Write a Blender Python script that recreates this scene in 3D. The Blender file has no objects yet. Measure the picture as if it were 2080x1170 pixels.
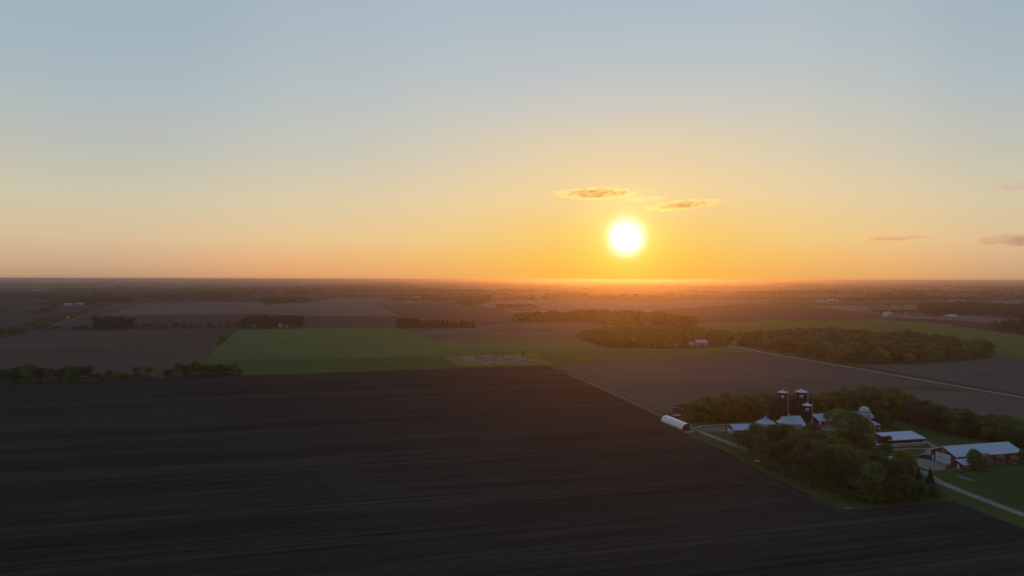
import bpy, bmesh, math, random
import numpy as np
from mathutils import Matrix, Vector

random.seed(7)
sc = bpy.context.scene
COL = sc.collection
rad = math.radians

# ------------------------------------------------------------------ camera
F, PITCH, ROLL, H = 1388.0, rad(.722), rad(.14), 80.0
cam_data = bpy.data.cameras.new('camera')
cam = bpy.data.objects.new('camera', cam_data)
COL.objects.link(cam)
cam_data.sensor_width = 36
cam_data.lens = 36 * F / 2080
cam_data.clip_start = 1
cam_data.clip_end = 300000
cam.matrix_world = Matrix.Translation((0, 0, H)) @ Matrix.Rotation(math.pi / 2 - PITCH, 4, 'X') @ Matrix.Rotation(ROLL, 4, 'Z')
sc.camera = cam


def ray(px, py):
    x, y = (px - 1040) / F, (585 - py) / F
    c, s = math.cos(ROLL), math.sin(ROLL)
    x, y = c * x - s * y, s * x + c * y
    return Vector((x, math.cos(PITCH) + y * math.sin(PITCH), y * math.cos(PITCH) - math.sin(PITCH)))


def G(px, py, z=0.0):
    """Where the land (or a level z) lies along that direction: world x, y."""
    r = ray(px, py)
    t = (z - H) / r.z
    return (r.x * t, r.y * t)


SUN_DIR = ray(1272, 482).normalized()
SUN_EL = math.asin(SUN_DIR.z)
SUN_AZ = math.atan2(SUN_DIR.x, SUN_DIR.y)
YAW = rad(14.0)                     # the section grid the farms, roads and fields follow
U = Vector((math.cos(YAW), math.sin(YAW)))
V = Vector((-math.sin(YAW), math.cos(YAW)))


# ------------------------------------------------------------------ node helpers
class NT:
    def __init__(s, tree):
        s.t = tree

    def n(s, kind, **kw):
        nd = s.t.nodes.new(kind)
        for k, v in kw.items():
            setattr(nd, k, v)
        return nd

    def link(s, a, b):
        s.t.links.new(a, b)

    def put(s, sock, v):
        if hasattr(v, 'is_output'):
            s.link(v, sock)
        else:
            if hasattr(sock.default_value, '__len__') and len(sock.default_value) == 4 and len(v) == 3:
                v = (*v, 1)
            sock.default_value = v

    def math(s, op, a, b=0.0, clamp=False):
        nd = s.n('ShaderNodeMath', operation=op, use_clamp=clamp)
        s.put(nd.inputs[0], a)
        s.put(nd.inputs[1], b)
        return nd.outputs[0]

    def vmath(s, op, a, b):
        nd = s.n('ShaderNodeVectorMath', operation=op)
        s.put(nd.inputs[0], a)
        s.put(nd.inputs[1], b)
        return nd

    def mix(s, f, a, b, mode='MIX'):
        nd = s.n('ShaderNodeMix', data_type='RGBA', blend_type=mode)
        s.put(nd.inputs[0], f)
        s.put(nd.inputs[6], a)
        s.put(nd.inputs[7], b)
        return nd.outputs[2]

    def ramp(s, f, stops, interp='LINEAR'):
        nd = s.n('ShaderNodeValToRGB')
        nd.color_ramp.interpolation = interp
        e = nd.color_ramp.elements
        while len(e) > 1:
            e.remove(e[-1])
        for i, (p, c) in enumerate(stops):
            if not hasattr(c, '__len__'):
                c = (c, c, c)
            el = e[0] if i == 0 else e.new(p)
            el.position = p
            el.color = (*c, 1)
        s.put(nd.inputs[0], f)
        return nd.outputs[0]

    def noise(s, vec, scale, detail=4, rough=.55, dist=0):
        nd = s.n('ShaderNodeTexNoise')
        nd.inputs['Scale'].default_value = scale
        nd.inputs['Detail'].default_value = detail
        nd.inputs['Roughness'].default_value = rough
        nd.inputs['Distortion'].default_value = dist
        if vec is not None:
            s.put(nd.inputs['Vector'], vec)
        return nd.outputs['Fac']

    def mapping(s, vec, rot=0, scale=(1, 1, 1), loc=(0, 0, 0)):
        nd = s.n('ShaderNodeMapping')
        nd.inputs['Rotation'].default_value = (0, 0, rot)
        nd.inputs['Scale'].default_value = scale
        nd.inputs['Location'].default_value = loc
        s.put(nd.inputs['Vector'], vec)
        return nd.outputs[0]


def lin(c):
    return tuple(((v / 255) / 12.92 if v / 255 <= .04045 else ((v / 255 + .055) / 1.055) ** 2.4) for v in c)


# ------------------------------------------------------------------ sky, sun
world = bpy.data.worlds.new('World')
sc.world = world
world.use_nodes = True
wt = NT(world.node_tree)
bg = world.node_tree.nodes['Background']
geo = wt.n('ShaderNodeTexCoord')
D = geo.outputs['Generated']
sep = wt.n('ShaderNodeSeparateXYZ')
wt.link(D, sep.inputs[0])
el = wt.math('MULTIPLY', wt.math('ARCSINE', sep.outputs[2]), 180 / math.pi)
elf = wt.math('DIVIDE', wt.math('ADD', el, 4.0), 94.0, True)
az = wt.math('MULTIPLY', wt.math('ARCTAN2', sep.outputs[0], sep.outputs[1]), 180 / math.pi)
daz = wt.math('SUBTRACT', az, math.degrees(SUN_AZ))


def elev_ramp(stops):
    return wt.ramp(elf, [((e + 4) / 94, lin(c)) for e, c in stops], 'LINEAR')


away = elev_ramp([(-4, (120, 100, 92)), (0, (183, 149, 121)), (1.3, (203, 171, 140)), (3.0, (215, 189, 153)), (5.7, (208, 198, 170)),
                  (9.1, (191, 192, 182)), (14, (171, 186, 193)), (18.4, (163, 180, 190)), (45, (136, 160, 190)), (90, (120, 148, 184))])
near = elev_ramp([(-4, (170, 110, 60)), (0, (255, 182, 62)), (1.5, (255, 194, 72)), (3.6, (254, 203, 96)), (6.9, (250, 212, 148)),
                  (11, (236, 210, 168)), (14, (214, 205, 190)), (17, (196, 199, 199)), (22.6, (177, 192, 202)), (45, (144, 166, 194)), (90, (120, 148, 184))])
side = elev_ramp([(-4, (150, 105, 80)), (0, (228, 158, 108)), (1.45, (238, 178, 122)), (3.3, (235, 199, 150)), (6.4, (222, 205, 170)),
                  (10.2, (203, 201, 187)), (15.8, (186, 195, 197)), (21, (174, 189, 199)), (45, (142, 164, 192)), (90, (120, 148, 184))])


dn = wt.math('DIVIDE', wt.math('ADD', daz, 60), 120, True)


def az_ramp(stops):
    return wt.ramp(dn, [((d_ + 60) / 120, v_) for d_, v_ in stops], 'EASE')


w_side = az_ramp([(-60, 0), (-44, .08), (-25, .85), (-14, 1), (12, 1), (18, .85), (28, .2), (40, 0)])
up = wt.math('MAXIMUM', wt.math('SUBTRACT', el, math.degrees(SUN_EL)), 0.0)
rr_ = wt.math('SQRT', wt.math('ADD', wt.math('MULTIPLY', daz, daz), wt.math('MULTIPLY', up, up)))
w_near = wt.ramp(wt.math('DIVIDE', rr_, 40.0, True), [(0, 1), (5 / 40, .93), (11 / 40, .56), (18 / 40, .22), (26 / 40, .06), (36 / 40, 0)], 'B_SPLINE')
lift = wt.math('ADD', wt.math('DIVIDE', wt.math('MAXIMUM', el, 0.0), 11.0), 1.0)
sky = wt.mix(wt.math('POWER', w_side, lift), away, side)
sky = wt.mix(w_near, sky, near)
dot = wt.vmath('DOT_PRODUCT', D, tuple(SUN_DIR)).outputs['Value']
ang = wt.math('MULTIPLY', wt.math('ARCCOSINE', wt.math('MINIMUM', dot, 1.0)), 180 / math.pi)


def gauss(sig):
    q = wt.math('DIVIDE', ang, sig)
    return wt.math('EXPONENT', wt.math('MULTIPLY', wt.math('MULTIPLY', q, q), -1.0))


def scaled(col, f):
    nd = wt.n('ShaderNodeVectorMath', operation='SCALE')
    nd.inputs[0].default_value = col
    wt.put(nd.inputs['Scale'], f)
    return nd.outputs[0]


glow = wt.vmath('ADD', scaled((3.2, 3.2, 3.2), gauss(.98)), scaled((.15, .24, .04), gauss(3.3))).outputs[0]
nish = wt.n('ShaderNodeTexSky', sky_type='NISHITA', sun_disc=False)
nish.sun_elevation = SUN_EL
nish.sun_rotation = SUN_AZ
nish.altitude = 300
nish.dust_density = 1.0
nsc = wt.n('ShaderNodeVectorMath', operation='SCALE')
wt.link(nish.outputs[0], nsc.inputs[0])
nsc.inputs['Scale'].default_value = .10
nmin = wt.vmath('MINIMUM', nsc.outputs[0], (.95, .95, .95)).outputs[0]
sky2 = wt.mix(.03, sky, nmin)
total = wt.vmath('ADD', sky2, glow).outputs[0]
wt.link(total, bg.inputs[0])
bg.inputs[1].default_value = 1.0
world.cycles.sampling_method = 'MANUAL'
world.cycles.sample_map_resolution = 1024

sd = bpy.data.lights.new('sun', 'SUN')
sd.energy = 1.35
sd.color = (1.0, .31, .03)
sd.angle = rad(.5)
sun = bpy.data.objects.new('sun', sd)
COL.objects.link(sun)
sun.rotation_euler = (-SUN_DIR).to_track_quat('-Z', 'Y').to_euler()

vs = sc.view_settings
vs.view_transform = 'Standard'
vs.look = 'None'
vs.exposure = 0
vs.gamma = 1
cy = sc.cycles
cy.use_denoising = True
cy.max_bounces = 4
cy.diffuse_bounces = 2
cy.glossy_bounces = 2
cy.transmission_bounces = 2
cy.transparent_max_bounces = 6
cy.volume_bounces = 0
cy.use_adaptive_sampling = False


# ------------------------------------------------------------------ materials
def mat(name):
    m = bpy.data.materials.new(name)
    m.use_nodes = True
    t = NT(m.node_tree)
    p = m.node_tree.nodes['Principled BSDF']
    return m, t, p


def world_pos(t):
    return t.n('ShaderNodeNewGeometry').outputs['Position']


def plain(name, col, rough=.6, metal=0.0, var=.25, scale=.6, spec=.4):
    m, t, p = mat(name)
    tc = t.n('ShaderNodeTexCoord').outputs['Object']
    nz = t.noise(tc, scale, 5)
    c = t.mix(t.ramp(nz, [(.3, 0.0), (.7, 1.0)]), tuple(v * (1 - var) for v in col), tuple(min(1, v * (1 + var)) for v in col))
    t.link(c, p.inputs['Base Color'])
    p.inputs['Roughness'].default_value = rough
    p.inputs['Metallic'].default_value = metal
    p.inputs['Specular IOR Level'].default_value = spec
    return m


def ribbed(name, col, rough, period, axis, var=.12, depth=.3, metal=0.0, spec=.5):
    """Sheet metal: standing seams or corrugation along one local axis."""
    m, t, p = mat(name)
    tc = t.n('ShaderNodeTexCoord').outputs['Object']
    s = t.n('ShaderNodeSeparateXYZ')
    t.link(tc, s.inputs[0])
    w = t.math('SINE', t.math('MULTIPLY', s.outputs[axis], 2 * math.pi / period))
    nz = t.noise(tc, .35, 6, .6)
    nz2 = t.noise(t.mapping(tc, scale=(3, .4, .4) if axis == 0 else (.4, .4, 3)), 1.0, 3)
    c = t.mix(t.ramp(nz, [(.3, 0.0), (.7, 1.0)]), tuple(v * (1 - var) for v in col), tuple(min(1, v * (1 + var)) for v in col))
    c = t.mix(t.math('MULTIPLY', t.ramp(nz2, [(.5, 0.0), (.75, 1.0)]), .28), c, tuple(v * .6 for v in col))
    seam = t.ramp(w, [(.86, 0.0), (.97, 1.0)])
    c = t.mix(t.math('MULTIPLY', seam, .3), c, tuple(v * .55 for v in col))
    t.link(c, p.inputs['Base Color'])
    bp = t.n('ShaderNodeBump')
    bp.inputs['Strength'].default_value = depth
    bp.inputs['Distance'].default_value = .04
    t.link(w, bp.inputs['Height'])
    t.link(bp.outputs[0], p.inputs['Normal'])
    p.inputs['Roughness'].default_value = rough
    p.inputs['Metallic'].default_value = metal
    p.inputs['Specular IOR Level'].default_value = spec
    return m


def soil(name, dark, light, rows=0.0, patch=.006, rot=YAW, streak=.35, green=None, rowamp=.35, seed=0.0):
    """Tilled earth or crop: patches of dry and damp, passes of the implement along the rows, clods."""
    m, t, p = mat(name)
    P = world_pos(t)
    R = t.mapping(t.mapping(P, rot=-rot), loc=(seed * 37, seed * 91, 0))
    big = t.noise(t.mapping(R, scale=(.5, 1, 1)), patch, 5, .6, .6)
    mid = t.noise(t.mapping(R, scale=(.018, 1, 1)), .05, 4, .65)
    fine = t.noise(t.mapping(R, scale=(.022, 1, 1)), .40, 4, .7)
    clod = t.noise(R, .9, 4, .75)
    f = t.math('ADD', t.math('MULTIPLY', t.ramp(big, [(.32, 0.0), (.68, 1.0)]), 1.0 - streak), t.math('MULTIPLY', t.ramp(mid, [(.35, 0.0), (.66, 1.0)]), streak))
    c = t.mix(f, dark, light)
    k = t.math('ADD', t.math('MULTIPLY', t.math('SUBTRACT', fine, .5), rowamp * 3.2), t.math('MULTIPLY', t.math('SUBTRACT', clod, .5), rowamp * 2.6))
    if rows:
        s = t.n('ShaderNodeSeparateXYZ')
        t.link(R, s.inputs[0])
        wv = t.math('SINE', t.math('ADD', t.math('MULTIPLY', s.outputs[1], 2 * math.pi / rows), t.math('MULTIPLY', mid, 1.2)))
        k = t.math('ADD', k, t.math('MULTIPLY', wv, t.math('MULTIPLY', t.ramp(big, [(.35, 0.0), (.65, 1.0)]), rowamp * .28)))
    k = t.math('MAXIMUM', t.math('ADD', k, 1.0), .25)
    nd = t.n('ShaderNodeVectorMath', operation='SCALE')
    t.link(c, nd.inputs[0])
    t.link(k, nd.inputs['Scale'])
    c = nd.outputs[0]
    if green:
        gz = t.ramp(t.noise(R, patch * 2.2, 5, .65), [(.46, 0.0), (.62, 1.0)])
        c = t.mix(gz, c, green)
    t.link(c, p.inputs['Base Color'])
    p.inputs['Roughness'].default_value = .95
    p.inputs['Specular IOR Level'].default_value = 0
    return m


def leaf(name, a, b, tip, trans=.42):
    m, t, p = mat(name)
    m.node_tree.nodes.remove(p)
    out = m.node_tree.nodes['Material Output']
    oi = t.n('ShaderNodeObjectInfo')
    tc = t.n('ShaderNodeTexCoord').outputs['Object']
    P = t.vmath('ADD', tc, (0, 0, 0))
    sh = t.n('ShaderNodeVectorMath', operation='SCALE')
    sh.inputs[0].default_value = (13.1, 7.7, 3.3)
    t.link(oi.outputs['Random'], sh.inputs['Scale'])
    t.link(sh.outputs[0], P.inputs[1])
    nz = t.noise(P.outputs[0], 3.2, 3)
    fine = t.noise(P.outputs[0], 22, 2)
    c = t.mix(oi.outputs['Random'], a, b)
    c = t.mix(t.ramp(nz, [(.42, 0.0), (.68, 1.0)]), c, tip)
    k = t.n('ShaderNodeVectorMath', operation='SCALE')
    t.link(c, k.inputs[0])
    t.link(t.math('ADD', t.math('MULTIPLY', fine, 1.3), .35), k.inputs['Scale'])
    c = k.outputs[0]
    d = t.n('ShaderNodeBsdfDiffuse')
    tr = t.n('ShaderNodeBsdfTranslucent')
    t.link(c, d.inputs[0])
    t.link(c, tr.inputs[0])
    mx = t.n('ShaderNodeMixShader')
    mx.inputs[0].default_value = trans
    t.link(d.outputs[0], mx.inputs[1])
    t.link(tr.outputs[0], mx.inputs[2])
    t.link(mx.outputs[0], out.inputs[0])
    return m


M = {}
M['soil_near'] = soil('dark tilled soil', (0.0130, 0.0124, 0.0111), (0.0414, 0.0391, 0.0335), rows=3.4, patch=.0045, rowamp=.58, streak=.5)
M['soil_left'] = soil('brown soil by the hedgerow', (0.0487, 0.0386, 0.0327), (0.0869, 0.0638, 0.0502), patch=.005, rowamp=.2, seed=1)
M['soil_right'] = soil('mauve brown soil beside the farm', (0.0616, 0.0504, 0.0464), (0.0961, 0.0768, 0.0662), rows=9, patch=.006, rowamp=.18, seed=2)
M['soil_road'] = soil('grey brown soil beyond the road', (0.0517, 0.0480, 0.0471), (0.0862, 0.0780, 0.0713), rows=12, patch=.007, rowamp=.18, seed=3)
M['soil_middle'] = soil('reddish soil among green crops', (0.0739, 0.0528, 0.0464), (0.1142, 0.0792, 0.0662), patch=.006, rowamp=.15, green=(.055, .062, .03), seed=4)
M['soil_far'] = soil('far brown soil', (0.0451, 0.0329, 0.0289), (0.0740, 0.0529, 0.0440), patch=.003, rowamp=.12, seed=5)
M['soil_far_pale'] = soil('far pale soil', (0.0778, 0.0601, 0.0537), (0.1222, 0.0945, 0.0822), patch=.003, rowamp=.12, seed=6)
M['soil_far_dark'] = soil('far dark soil', (0.0250, 0.0247, 0.0286), (0.0375, 0.0351, 0.0390), patch=.003, rowamp=.12, seed=9)
M['crop_green'] = soil('young green crop', (0.0526, 0.0800, 0.0292), (0.0848, 0.1136, 0.0389), rows=30, patch=.004, rowamp=.14, seed=7)
M['crop_dark'] = soil('denser green crop', (0.0431, 0.0618, 0.0194), (0.0604, 0.0824, 0.0255), rows=30, patch=.004, rowamp=.16, seed=17)
M['crop_upper'] = soil('upper green crop', (.060, .082, .022), (.082, .104, .03), patch=.004, rowamp=.12, seed=8)
M['grass'] = soil('rough pasture grass', (0.0315, 0.0484, 0.0169), (0.0629, 0.0750, 0.0266), patch=.02, rowamp=.35, seed=10)
M['verge'] = soil('dry verge grass', (0.0690, 0.0897, 0.0180), (0.1207, 0.1265, 0.0324), patch=.03, rowamp=.35, seed=11)
M['verge_dull'] = soil('worn verge grass', (0.0391, 0.0459, 0.0187), (0.0663, 0.0646, 0.0306), patch=.04, rowamp=.5, seed=21)
M['lawn'] = soil('mown lawn', (0.0264, 0.0475, 0.0172), (0.0475, 0.0739, 0.0224), rows=14, patch=.015, rowamp=.25, seed=12)
M['reeds'] = soil('dead reed bed', (0.1148, 0.0864, 0.0627), (0.2295, 0.1740, 0.1187), patch=.035, rowamp=.5, green=(.05, .06, .02), seed=13)
M['gravel'] = soil('limestone gravel', (0.1326, 0.1221, 0.1054), (0.1950, 0.1776, 0.1530), patch=.05, rowamp=.2, seed=14)
M['track'] = soil('dirt track', (0.0850, 0.0799, 0.0723), (0.1318, 0.1232, 0.1062), patch=.05, rowamp=.25, seed=15)
M['yard'] = soil('trampled yard', (0.0720, 0.0680, 0.0600), (0.1600, 0.1520, 0.1360), patch=.06, rowamp=.3, green=(.04, .05, .02), seed=16)
M['roof_white'] = ribbed('white steel roofing', (.20, .255, .355), .42, .9, 0, spec=.6)
M['bin_steel'] = ribbed('galvanised bin sheet', (.20, .23, .28), .45, .35, 2, metal=.25)
M['bin_roof'] = ribbed('galvanised cone roof', (.22, .265, .335), .4, 1.1, 0, metal=.15)
M['red_wall'] = ribbed('red barn siding', (.095, .014, .014), .6, .45, 0, var=.2, depth=.5)
M['red_end'] = ribbed('red barn end siding', (.095, .014, .014), .6, .45, 1, var=.2, depth=.5)
M['white_trim'] = plain('white painted trim', (.50, .51, .52), .5, var=.1)
M['white_door'] = ribbed('white sectional door', (.40, .44, .48), .4, .6, 2, var=.06)
M['glass'] = plain('dark window glass', (.02, .024, .03), .3, spec=.4)
M['dark'] = plain('dark barn interior', (.02, .018, .016), .9)  # near-black; carries interior shade in the sheds, plain dark colour elsewhere
M['concrete'] = plain('grey concrete', (.24, .235, .225), .85, scale=.8)
M['stave'] = ribbed('grey silo staves', (.21, .20, .20), .8, .5, 2, var=.2)
M['silo_blue'] = ribbed('dark blue enamelled silo sheet', (.006, .007, .012), .5, 1.45, 2, var=.3, depth=.6, spec=.2)
M['silo_band'] = plain('silo band steel', (.018, .018, .024), .5)
M['cap_white'] = plain('white enamel cap', (.31, .335, .385), .4, var=.1)
M['rust_tank'] = ribbed('dark brown tank sheet', (.032, .018, .018), .55, 1.1, 2, var=.35)
M['manure'] = plain('dark slurry', (.018, .012, .011), .35)
M['hoop_cover'] = plain('white hoop cover fabric', (.46, .47, .50), .45, var=.08, scale=.5)
M['wood_grey'] = plain('weathered wood', (.12, .10, .085), .85)
M['bark'] = plain('bark', (.05, .042, .034), .9, scale=4)
M['leaf_dark'] = leaf('deep green leaves', (0.0376, 0.0618, 0.0280), (0.0531, 0.0810, 0.0343), (0.0797, 0.1066, 0.0436))
M['leaf_mid'] = leaf('spring green leaves', (0.0676, 0.1049, 0.0380), (0.0988, 0.1342, 0.0456), (0.1495, 0.1769, 0.0570))
M['leaf_gold'] = leaf('olive gold young leaves', (0.1148, 0.1215, 0.0280), (0.1530, 0.1395, 0.0340), (0.2125, 0.1800, 0.0450))
M['leaf_bare'] = leaf('half open grey brown buds', (0.0739, 0.0752, 0.0480), (0.0972, 0.0945, 0.0572), (0.1267, 0.1202, 0.0686))
M['leaf_pink'] = leaf('pinkish blossom', (.30, .22, .17), (.36, .27, .20), (.18, .18, .08))
M['needle'] = leaf('dark needles', (0.0184, 0.0299, 0.0169), (0.0276, 0.0391, 0.0208), (0.0368, 0.0483, 0.0260), .1)
M['wood_far'] = leaf('far wood leaves', (0.0218, 0.0286, 0.0129), (0.0319, 0.0386, 0.0161), (0.0462, 0.0504, 0.0193), .2)
M['wood_gold'] = leaf('yellow green wood leaves', (.058, .074, .022), (.08, .092, .026), (.12, .125, .034), .3)  # yellower and paler leaf tones than the far wood
M['wood_dim'] = leaf('dim far hedges', (0.0144, 0.0192, 0.0096), (0.0208, 0.0256, 0.0120), (0.0288, 0.0336, 0.0144), .1)
M['far_roof'] = plain('weathered far roof', (.165, .185, .225), .5)
M['far_wall'] = plain('weathered far wall', (.13, .132, .135), .7)
M['paint_black'] = plain('black car paint', (.010, .010, .012), .5, spec=.25)
M['paint_white'] = plain('white paint', (.32, .33, .34), .4, var=.08)
M['tyre'] = plain('tyre rubber', (.015, .015, .016), .85)
M['rim'] = plain('wheel rim', (.35, .35, .36), .35, metal=.6)
M['machine'] = plain('tan painted machine', (.16, .11, .07), .6)
M['machine_red'] = plain('faded dark machine', (.03, .02, .016), .7)
M['shingle'] = plain('grey shingles', (.20, .20, .205), .8)
M['siding'] = ribbed('white house siding', (.36, .36, .36), .6, .3, 2, var=.08)

# far land: half-mile sections cut into fields, a little of everything, with tree cover in patches
m, t, p = mat('far farmland')
P = world_pos(t)
R = t.mapping(P, rot=-YAW)
vo = t.n('ShaderNodeTexVoronoi', distance='CHEBYCHEV', voronoi_dimensions='2D')
vo.inputs['Scale'].default_value = 1.0
vo.inputs['Randomness'].default_value = .75
t.link(t.mapping(R, scale=(1 / 1250, 1 / 900, 1)), vo.inputs['Vector'])
s = t.n('ShaderNodeSeparateXYZ')
t.link(vo.outputs['Color'], s.inputs[0])
fc = t.ramp(s.outputs[0], [(0, (.022, .020, .021)), (.2, (.060, .046, .042)), (.38, (.028, .023, .023)), (.52, (.115, .090, .080)), (.66, (.034, .028, .028)), (.78, (.036, .050, .02)), (.86, (.056, .045, .042)), (.93, (.13, .11, .095))], 'CONSTANT')
var = t.noise(t.mapping(R, scale=(.3, 1, 1)), .012, 4)
sc_ = t.n('ShaderNodeVectorMath', operation='SCALE')
t.link(fc, sc_.inputs[0])
t.link(t.math('ADD', t.math('MULTIPLY', var, .8), .6), sc_.inputs['Scale'])
wd = t.ramp(t.noise(t.mapping(R, scale=(.55, 1, 1)), .0016, 6, .62), [(.56, 0.0), (.60, 1.0)])
c = t.mix(wd, sc_.outputs[0], (.024, .026, .014))
t.link(c, p.inputs['Base Color'])
p.inputs['Roughness'].default_value = 1
p.inputs['Specular IOR Level'].default_value = 0
M['farland'] = m


# ------------------------------------------------------------------ mesh + object helpers
class MB:
    def __init__(s):
        s.v, s.f, s.mi = [], [], []

    def add(s, verts, faces, mi=0):
        b = len(s.v)
        s.v += [tuple(x) for x in verts]
        for fa in faces:
            s.f.append(tuple(b + i for i in fa))
            s.mi.append(mi)
        return s

    def box(s, x0, x1, y0, y1, z0, z1, mi=0):
        return s.add([(x0, y0, z0), (x1, y0, z0), (x1, y1, z0), (x0, y1, z0), (x0, y0, z1), (x1, y0, z1), (x1, y1, z1), (x0, y1, z1)],
                     [(3, 2, 1, 0), (4, 5, 6, 7), (0, 1, 5, 4), (1, 2, 6, 5), (2, 3, 7, 6), (3, 0, 4, 7)], mi)

    def prism(s, prof, axis, a, b, mi=0):
        """A closed outline pushed along an axis ('x': outline is (y, z); 'y': outline is (x, z))."""
        n = len(prof)
        if axis == 'x':
            vv = [(a, q[0], q[1]) for q in prof] + [(b, q[0], q[1]) for q in prof]
        else:
            vv = [(q[0], a, q[1]) for q in prof] + [(q[0], b, q[1]) for q in prof]
        return s.add(vv, [tuple(range(n))[::-1], tuple(range(n, 2 * n))] + [(i, (i + 1) % n, n + (i + 1) % n, n + i) for i in range(n)], mi)

    def lathe(s, prof, n=32, cx=0, cy=0, mi=0, a0=0.0):
        vv = []
        for r, z in prof:
            vv += [(cx + r * math.cos(a0 + 2 * math.pi * i / n), cy + r * math.sin(a0 + 2 * math.pi * i / n), z) for i in range(n)]
        ff = []
        for k in range(len(prof) - 1):
            ff += [(k * n + i, k * n + (i + 1) % n, (k + 1) * n + (i + 1) % n, (k + 1) * n + i) for i in range(n)]
        return s.add(vv, ff, mi)

    def tube(s, a, b, r0, r1, n=8, mi=0):
        a, b = Vector(a), Vector(b)
        d = (b - a).normalized()
        x = d.orthogonal().normalized()
        y = d.cross(x)
        vv = []
        for q, r in ((a, r0), (b, r1)):
            vv += [q + x * r * math.cos(2 * math.pi * i / n) + y * r * math.sin(2 * math.pi * i / n) for i in range(n)]
        return s.add(vv, [tuple(range(n))[::-1], tuple(range(n, 2 * n))] + [(i, (i + 1) % n, n + (i + 1) % n, n + i) for i in range(n)], mi)

    def mesh(s, name, mats, smooth=False):
        me = bpy.data.meshes.new(name)
        me.from_pydata(s.v, [], s.f)
        for mm in mats:
            me.materials.append(mm)
        if len(mats) > 1:
            me.polygons.foreach_set('material_index', s.mi)
        if smooth:
            me.polygons.foreach_set('use_smooth', [True] * len(me.polygons))
        me.update()
        return me

    def build(s, name, mats, parent=None, smooth=False):
        if not isinstance(mats, (list, tuple)):
            mats = [mats]
        o = bpy.data.objects.new(name, s.mesh(name, mats, smooth))
        COL.objects.link(o)
        if parent is not None:
            o.parent = parent
        return o


def tag(o, label, cat, group=None, kind=None):
    o['label'] = label
    o['category'] = cat
    if group:
        o['group'] = group
    if kind:
        o['kind'] = kind
    return o


def thing(name, label, cat, loc, rz=0.0, group=None):
    o = bpy.data.objects.new(name, None)
    o.empty_display_size = .1
    COL.objects.link(o)
    o.location = (loc[0], loc[1], loc[2] if len(loc) > 2 else 0)
    o.rotation_euler = (0, 0, rz)
    return tag(o, label, cat, group)


def copy_tree(o, parent=None):
    c = o.copy()
    COL.objects.link(c)
    if parent is not None:
        c.parent = parent
    for ch in list(o.children):
        copy_tree(ch, c)
    return c


NTH = ('first second third fourth fifth sixth seventh eighth ninth tenth eleventh twelfth thirteenth fourteenth fifteenth sixteenth seventeenth eighteenth '
       'nineteenth twentieth twenty-first twenty-second twenty-third twenty-fourth twenty-fifth twenty-sixth twenty-seventh twenty-eighth twenty-ninth thirtieth '
       'thirty-first thirty-second thirty-third thirty-fourth thirty-fifth thirty-sixth thirty-seventh thirty-eighth thirty-ninth fortieth').split()


def sheet(name, pts, m, z, label=None, cat='field', rough=0.0, step=25.0):
    """One flat sheet of land; its outline is given a slightly ragged edge."""
    rnd = random.Random(name + str(z))
    out = []
    n = len(pts)
    for i in range(n):
        a, b = Vector(pts[i]), Vector(pts[(i + 1) % n])
        k = max(1, min(60, int((b - a).length / step))) if rough else 1
        nrm = (b - a).orthogonal().normalized() if (b - a).length > 0 else Vector((0, 0))
        for j in range(k):
            q = a + (b - a) * j / k
            if j:
                q = q + nrm * rnd.uniform(-rough, rough)
            out.append((q.x, q.y, z))
    me = bpy.data.meshes.new(name)
    me.from_pydata(out, [], [tuple(range(len(out)))])
    me.materials.append(m)
    me.update()
    if me.polygons[0].normal.z < 0:
        me.flip_normals()
    o = bpy.data.objects.new(name, me)
    COL.objects.link(o)
    o['kind'] = 'structure'
    if label:
        o['label'] = label
        o['category'] = cat
    return o


def ribbon(name, pts, w, m, z, label=None, cat='road', jit=.12):
    rnd = random.Random(name + str(pts[0]))
    P = []
    for i in range(len(pts) - 1):
        a, b = Vector(pts[i]), Vector(pts[i + 1])
        k = max(1, min(40, int((b - a).length / 8)))
        for j in range(k):
            P.append(a + (b - a) * j / k)
    P.append(Vector(pts[-1]))
    mb = MB()
    vv = []
    for i, q in enumerate(P):
        d = (P[min(i + 1, len(P) - 1)] - P[max(i - 1, 0)]).normalized()
        nn = Vector((-d.y, d.x))
        a = q + nn * w / 2 * (1 + rnd.uniform(-jit, jit))
        b = q - nn * w / 2 * (1 + rnd.uniform(-jit, jit))
        vv += [(a.x, a.y, z), (b.x, b.y, z)]
    mb.add(vv, [(2 * i + 1, 2 * i + 3, 2 * i + 2, 2 * i) for i in range(len(P) - 1)])
    o = mb.build(name, m)
    o['kind'] = 'structure'
    if label:
        o['label'] = label
        o['category'] = cat
    return o


def GP(*pts):
    return [G(*q) for q in pts]


# ------------------------------------------------------------------ the land
mb = MB()
rings = [0, 60, 150, 350, 800, 1800, 4000, 9000, 20000, 40000, 60000]
ns = 72
vv = [(0, 0, 0)]
for r in rings[1:]:
    vv += [(r * math.cos(2 * math.pi * i / ns), r * math.sin(2 * math.pi * i / ns), 0) for i in range(ns)]
ff = [(0, 1 + i, 1 + (i + 1) % ns) for i in range(ns)]
for k in range(len(rings) - 2):
    a, b = 1 + k * ns, 1 + (k + 1) * ns
    ff += [(a + i, b + i, b + (i + 1) % ns, a + (i + 1) % ns) for i in range(ns)]
mb.add(vv, ff)
g = mb.build('ground', M['farland'])
tag(g, 'flat patchwork of farmland running out to the hazy horizon', 'ground', kind='structure')

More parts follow.
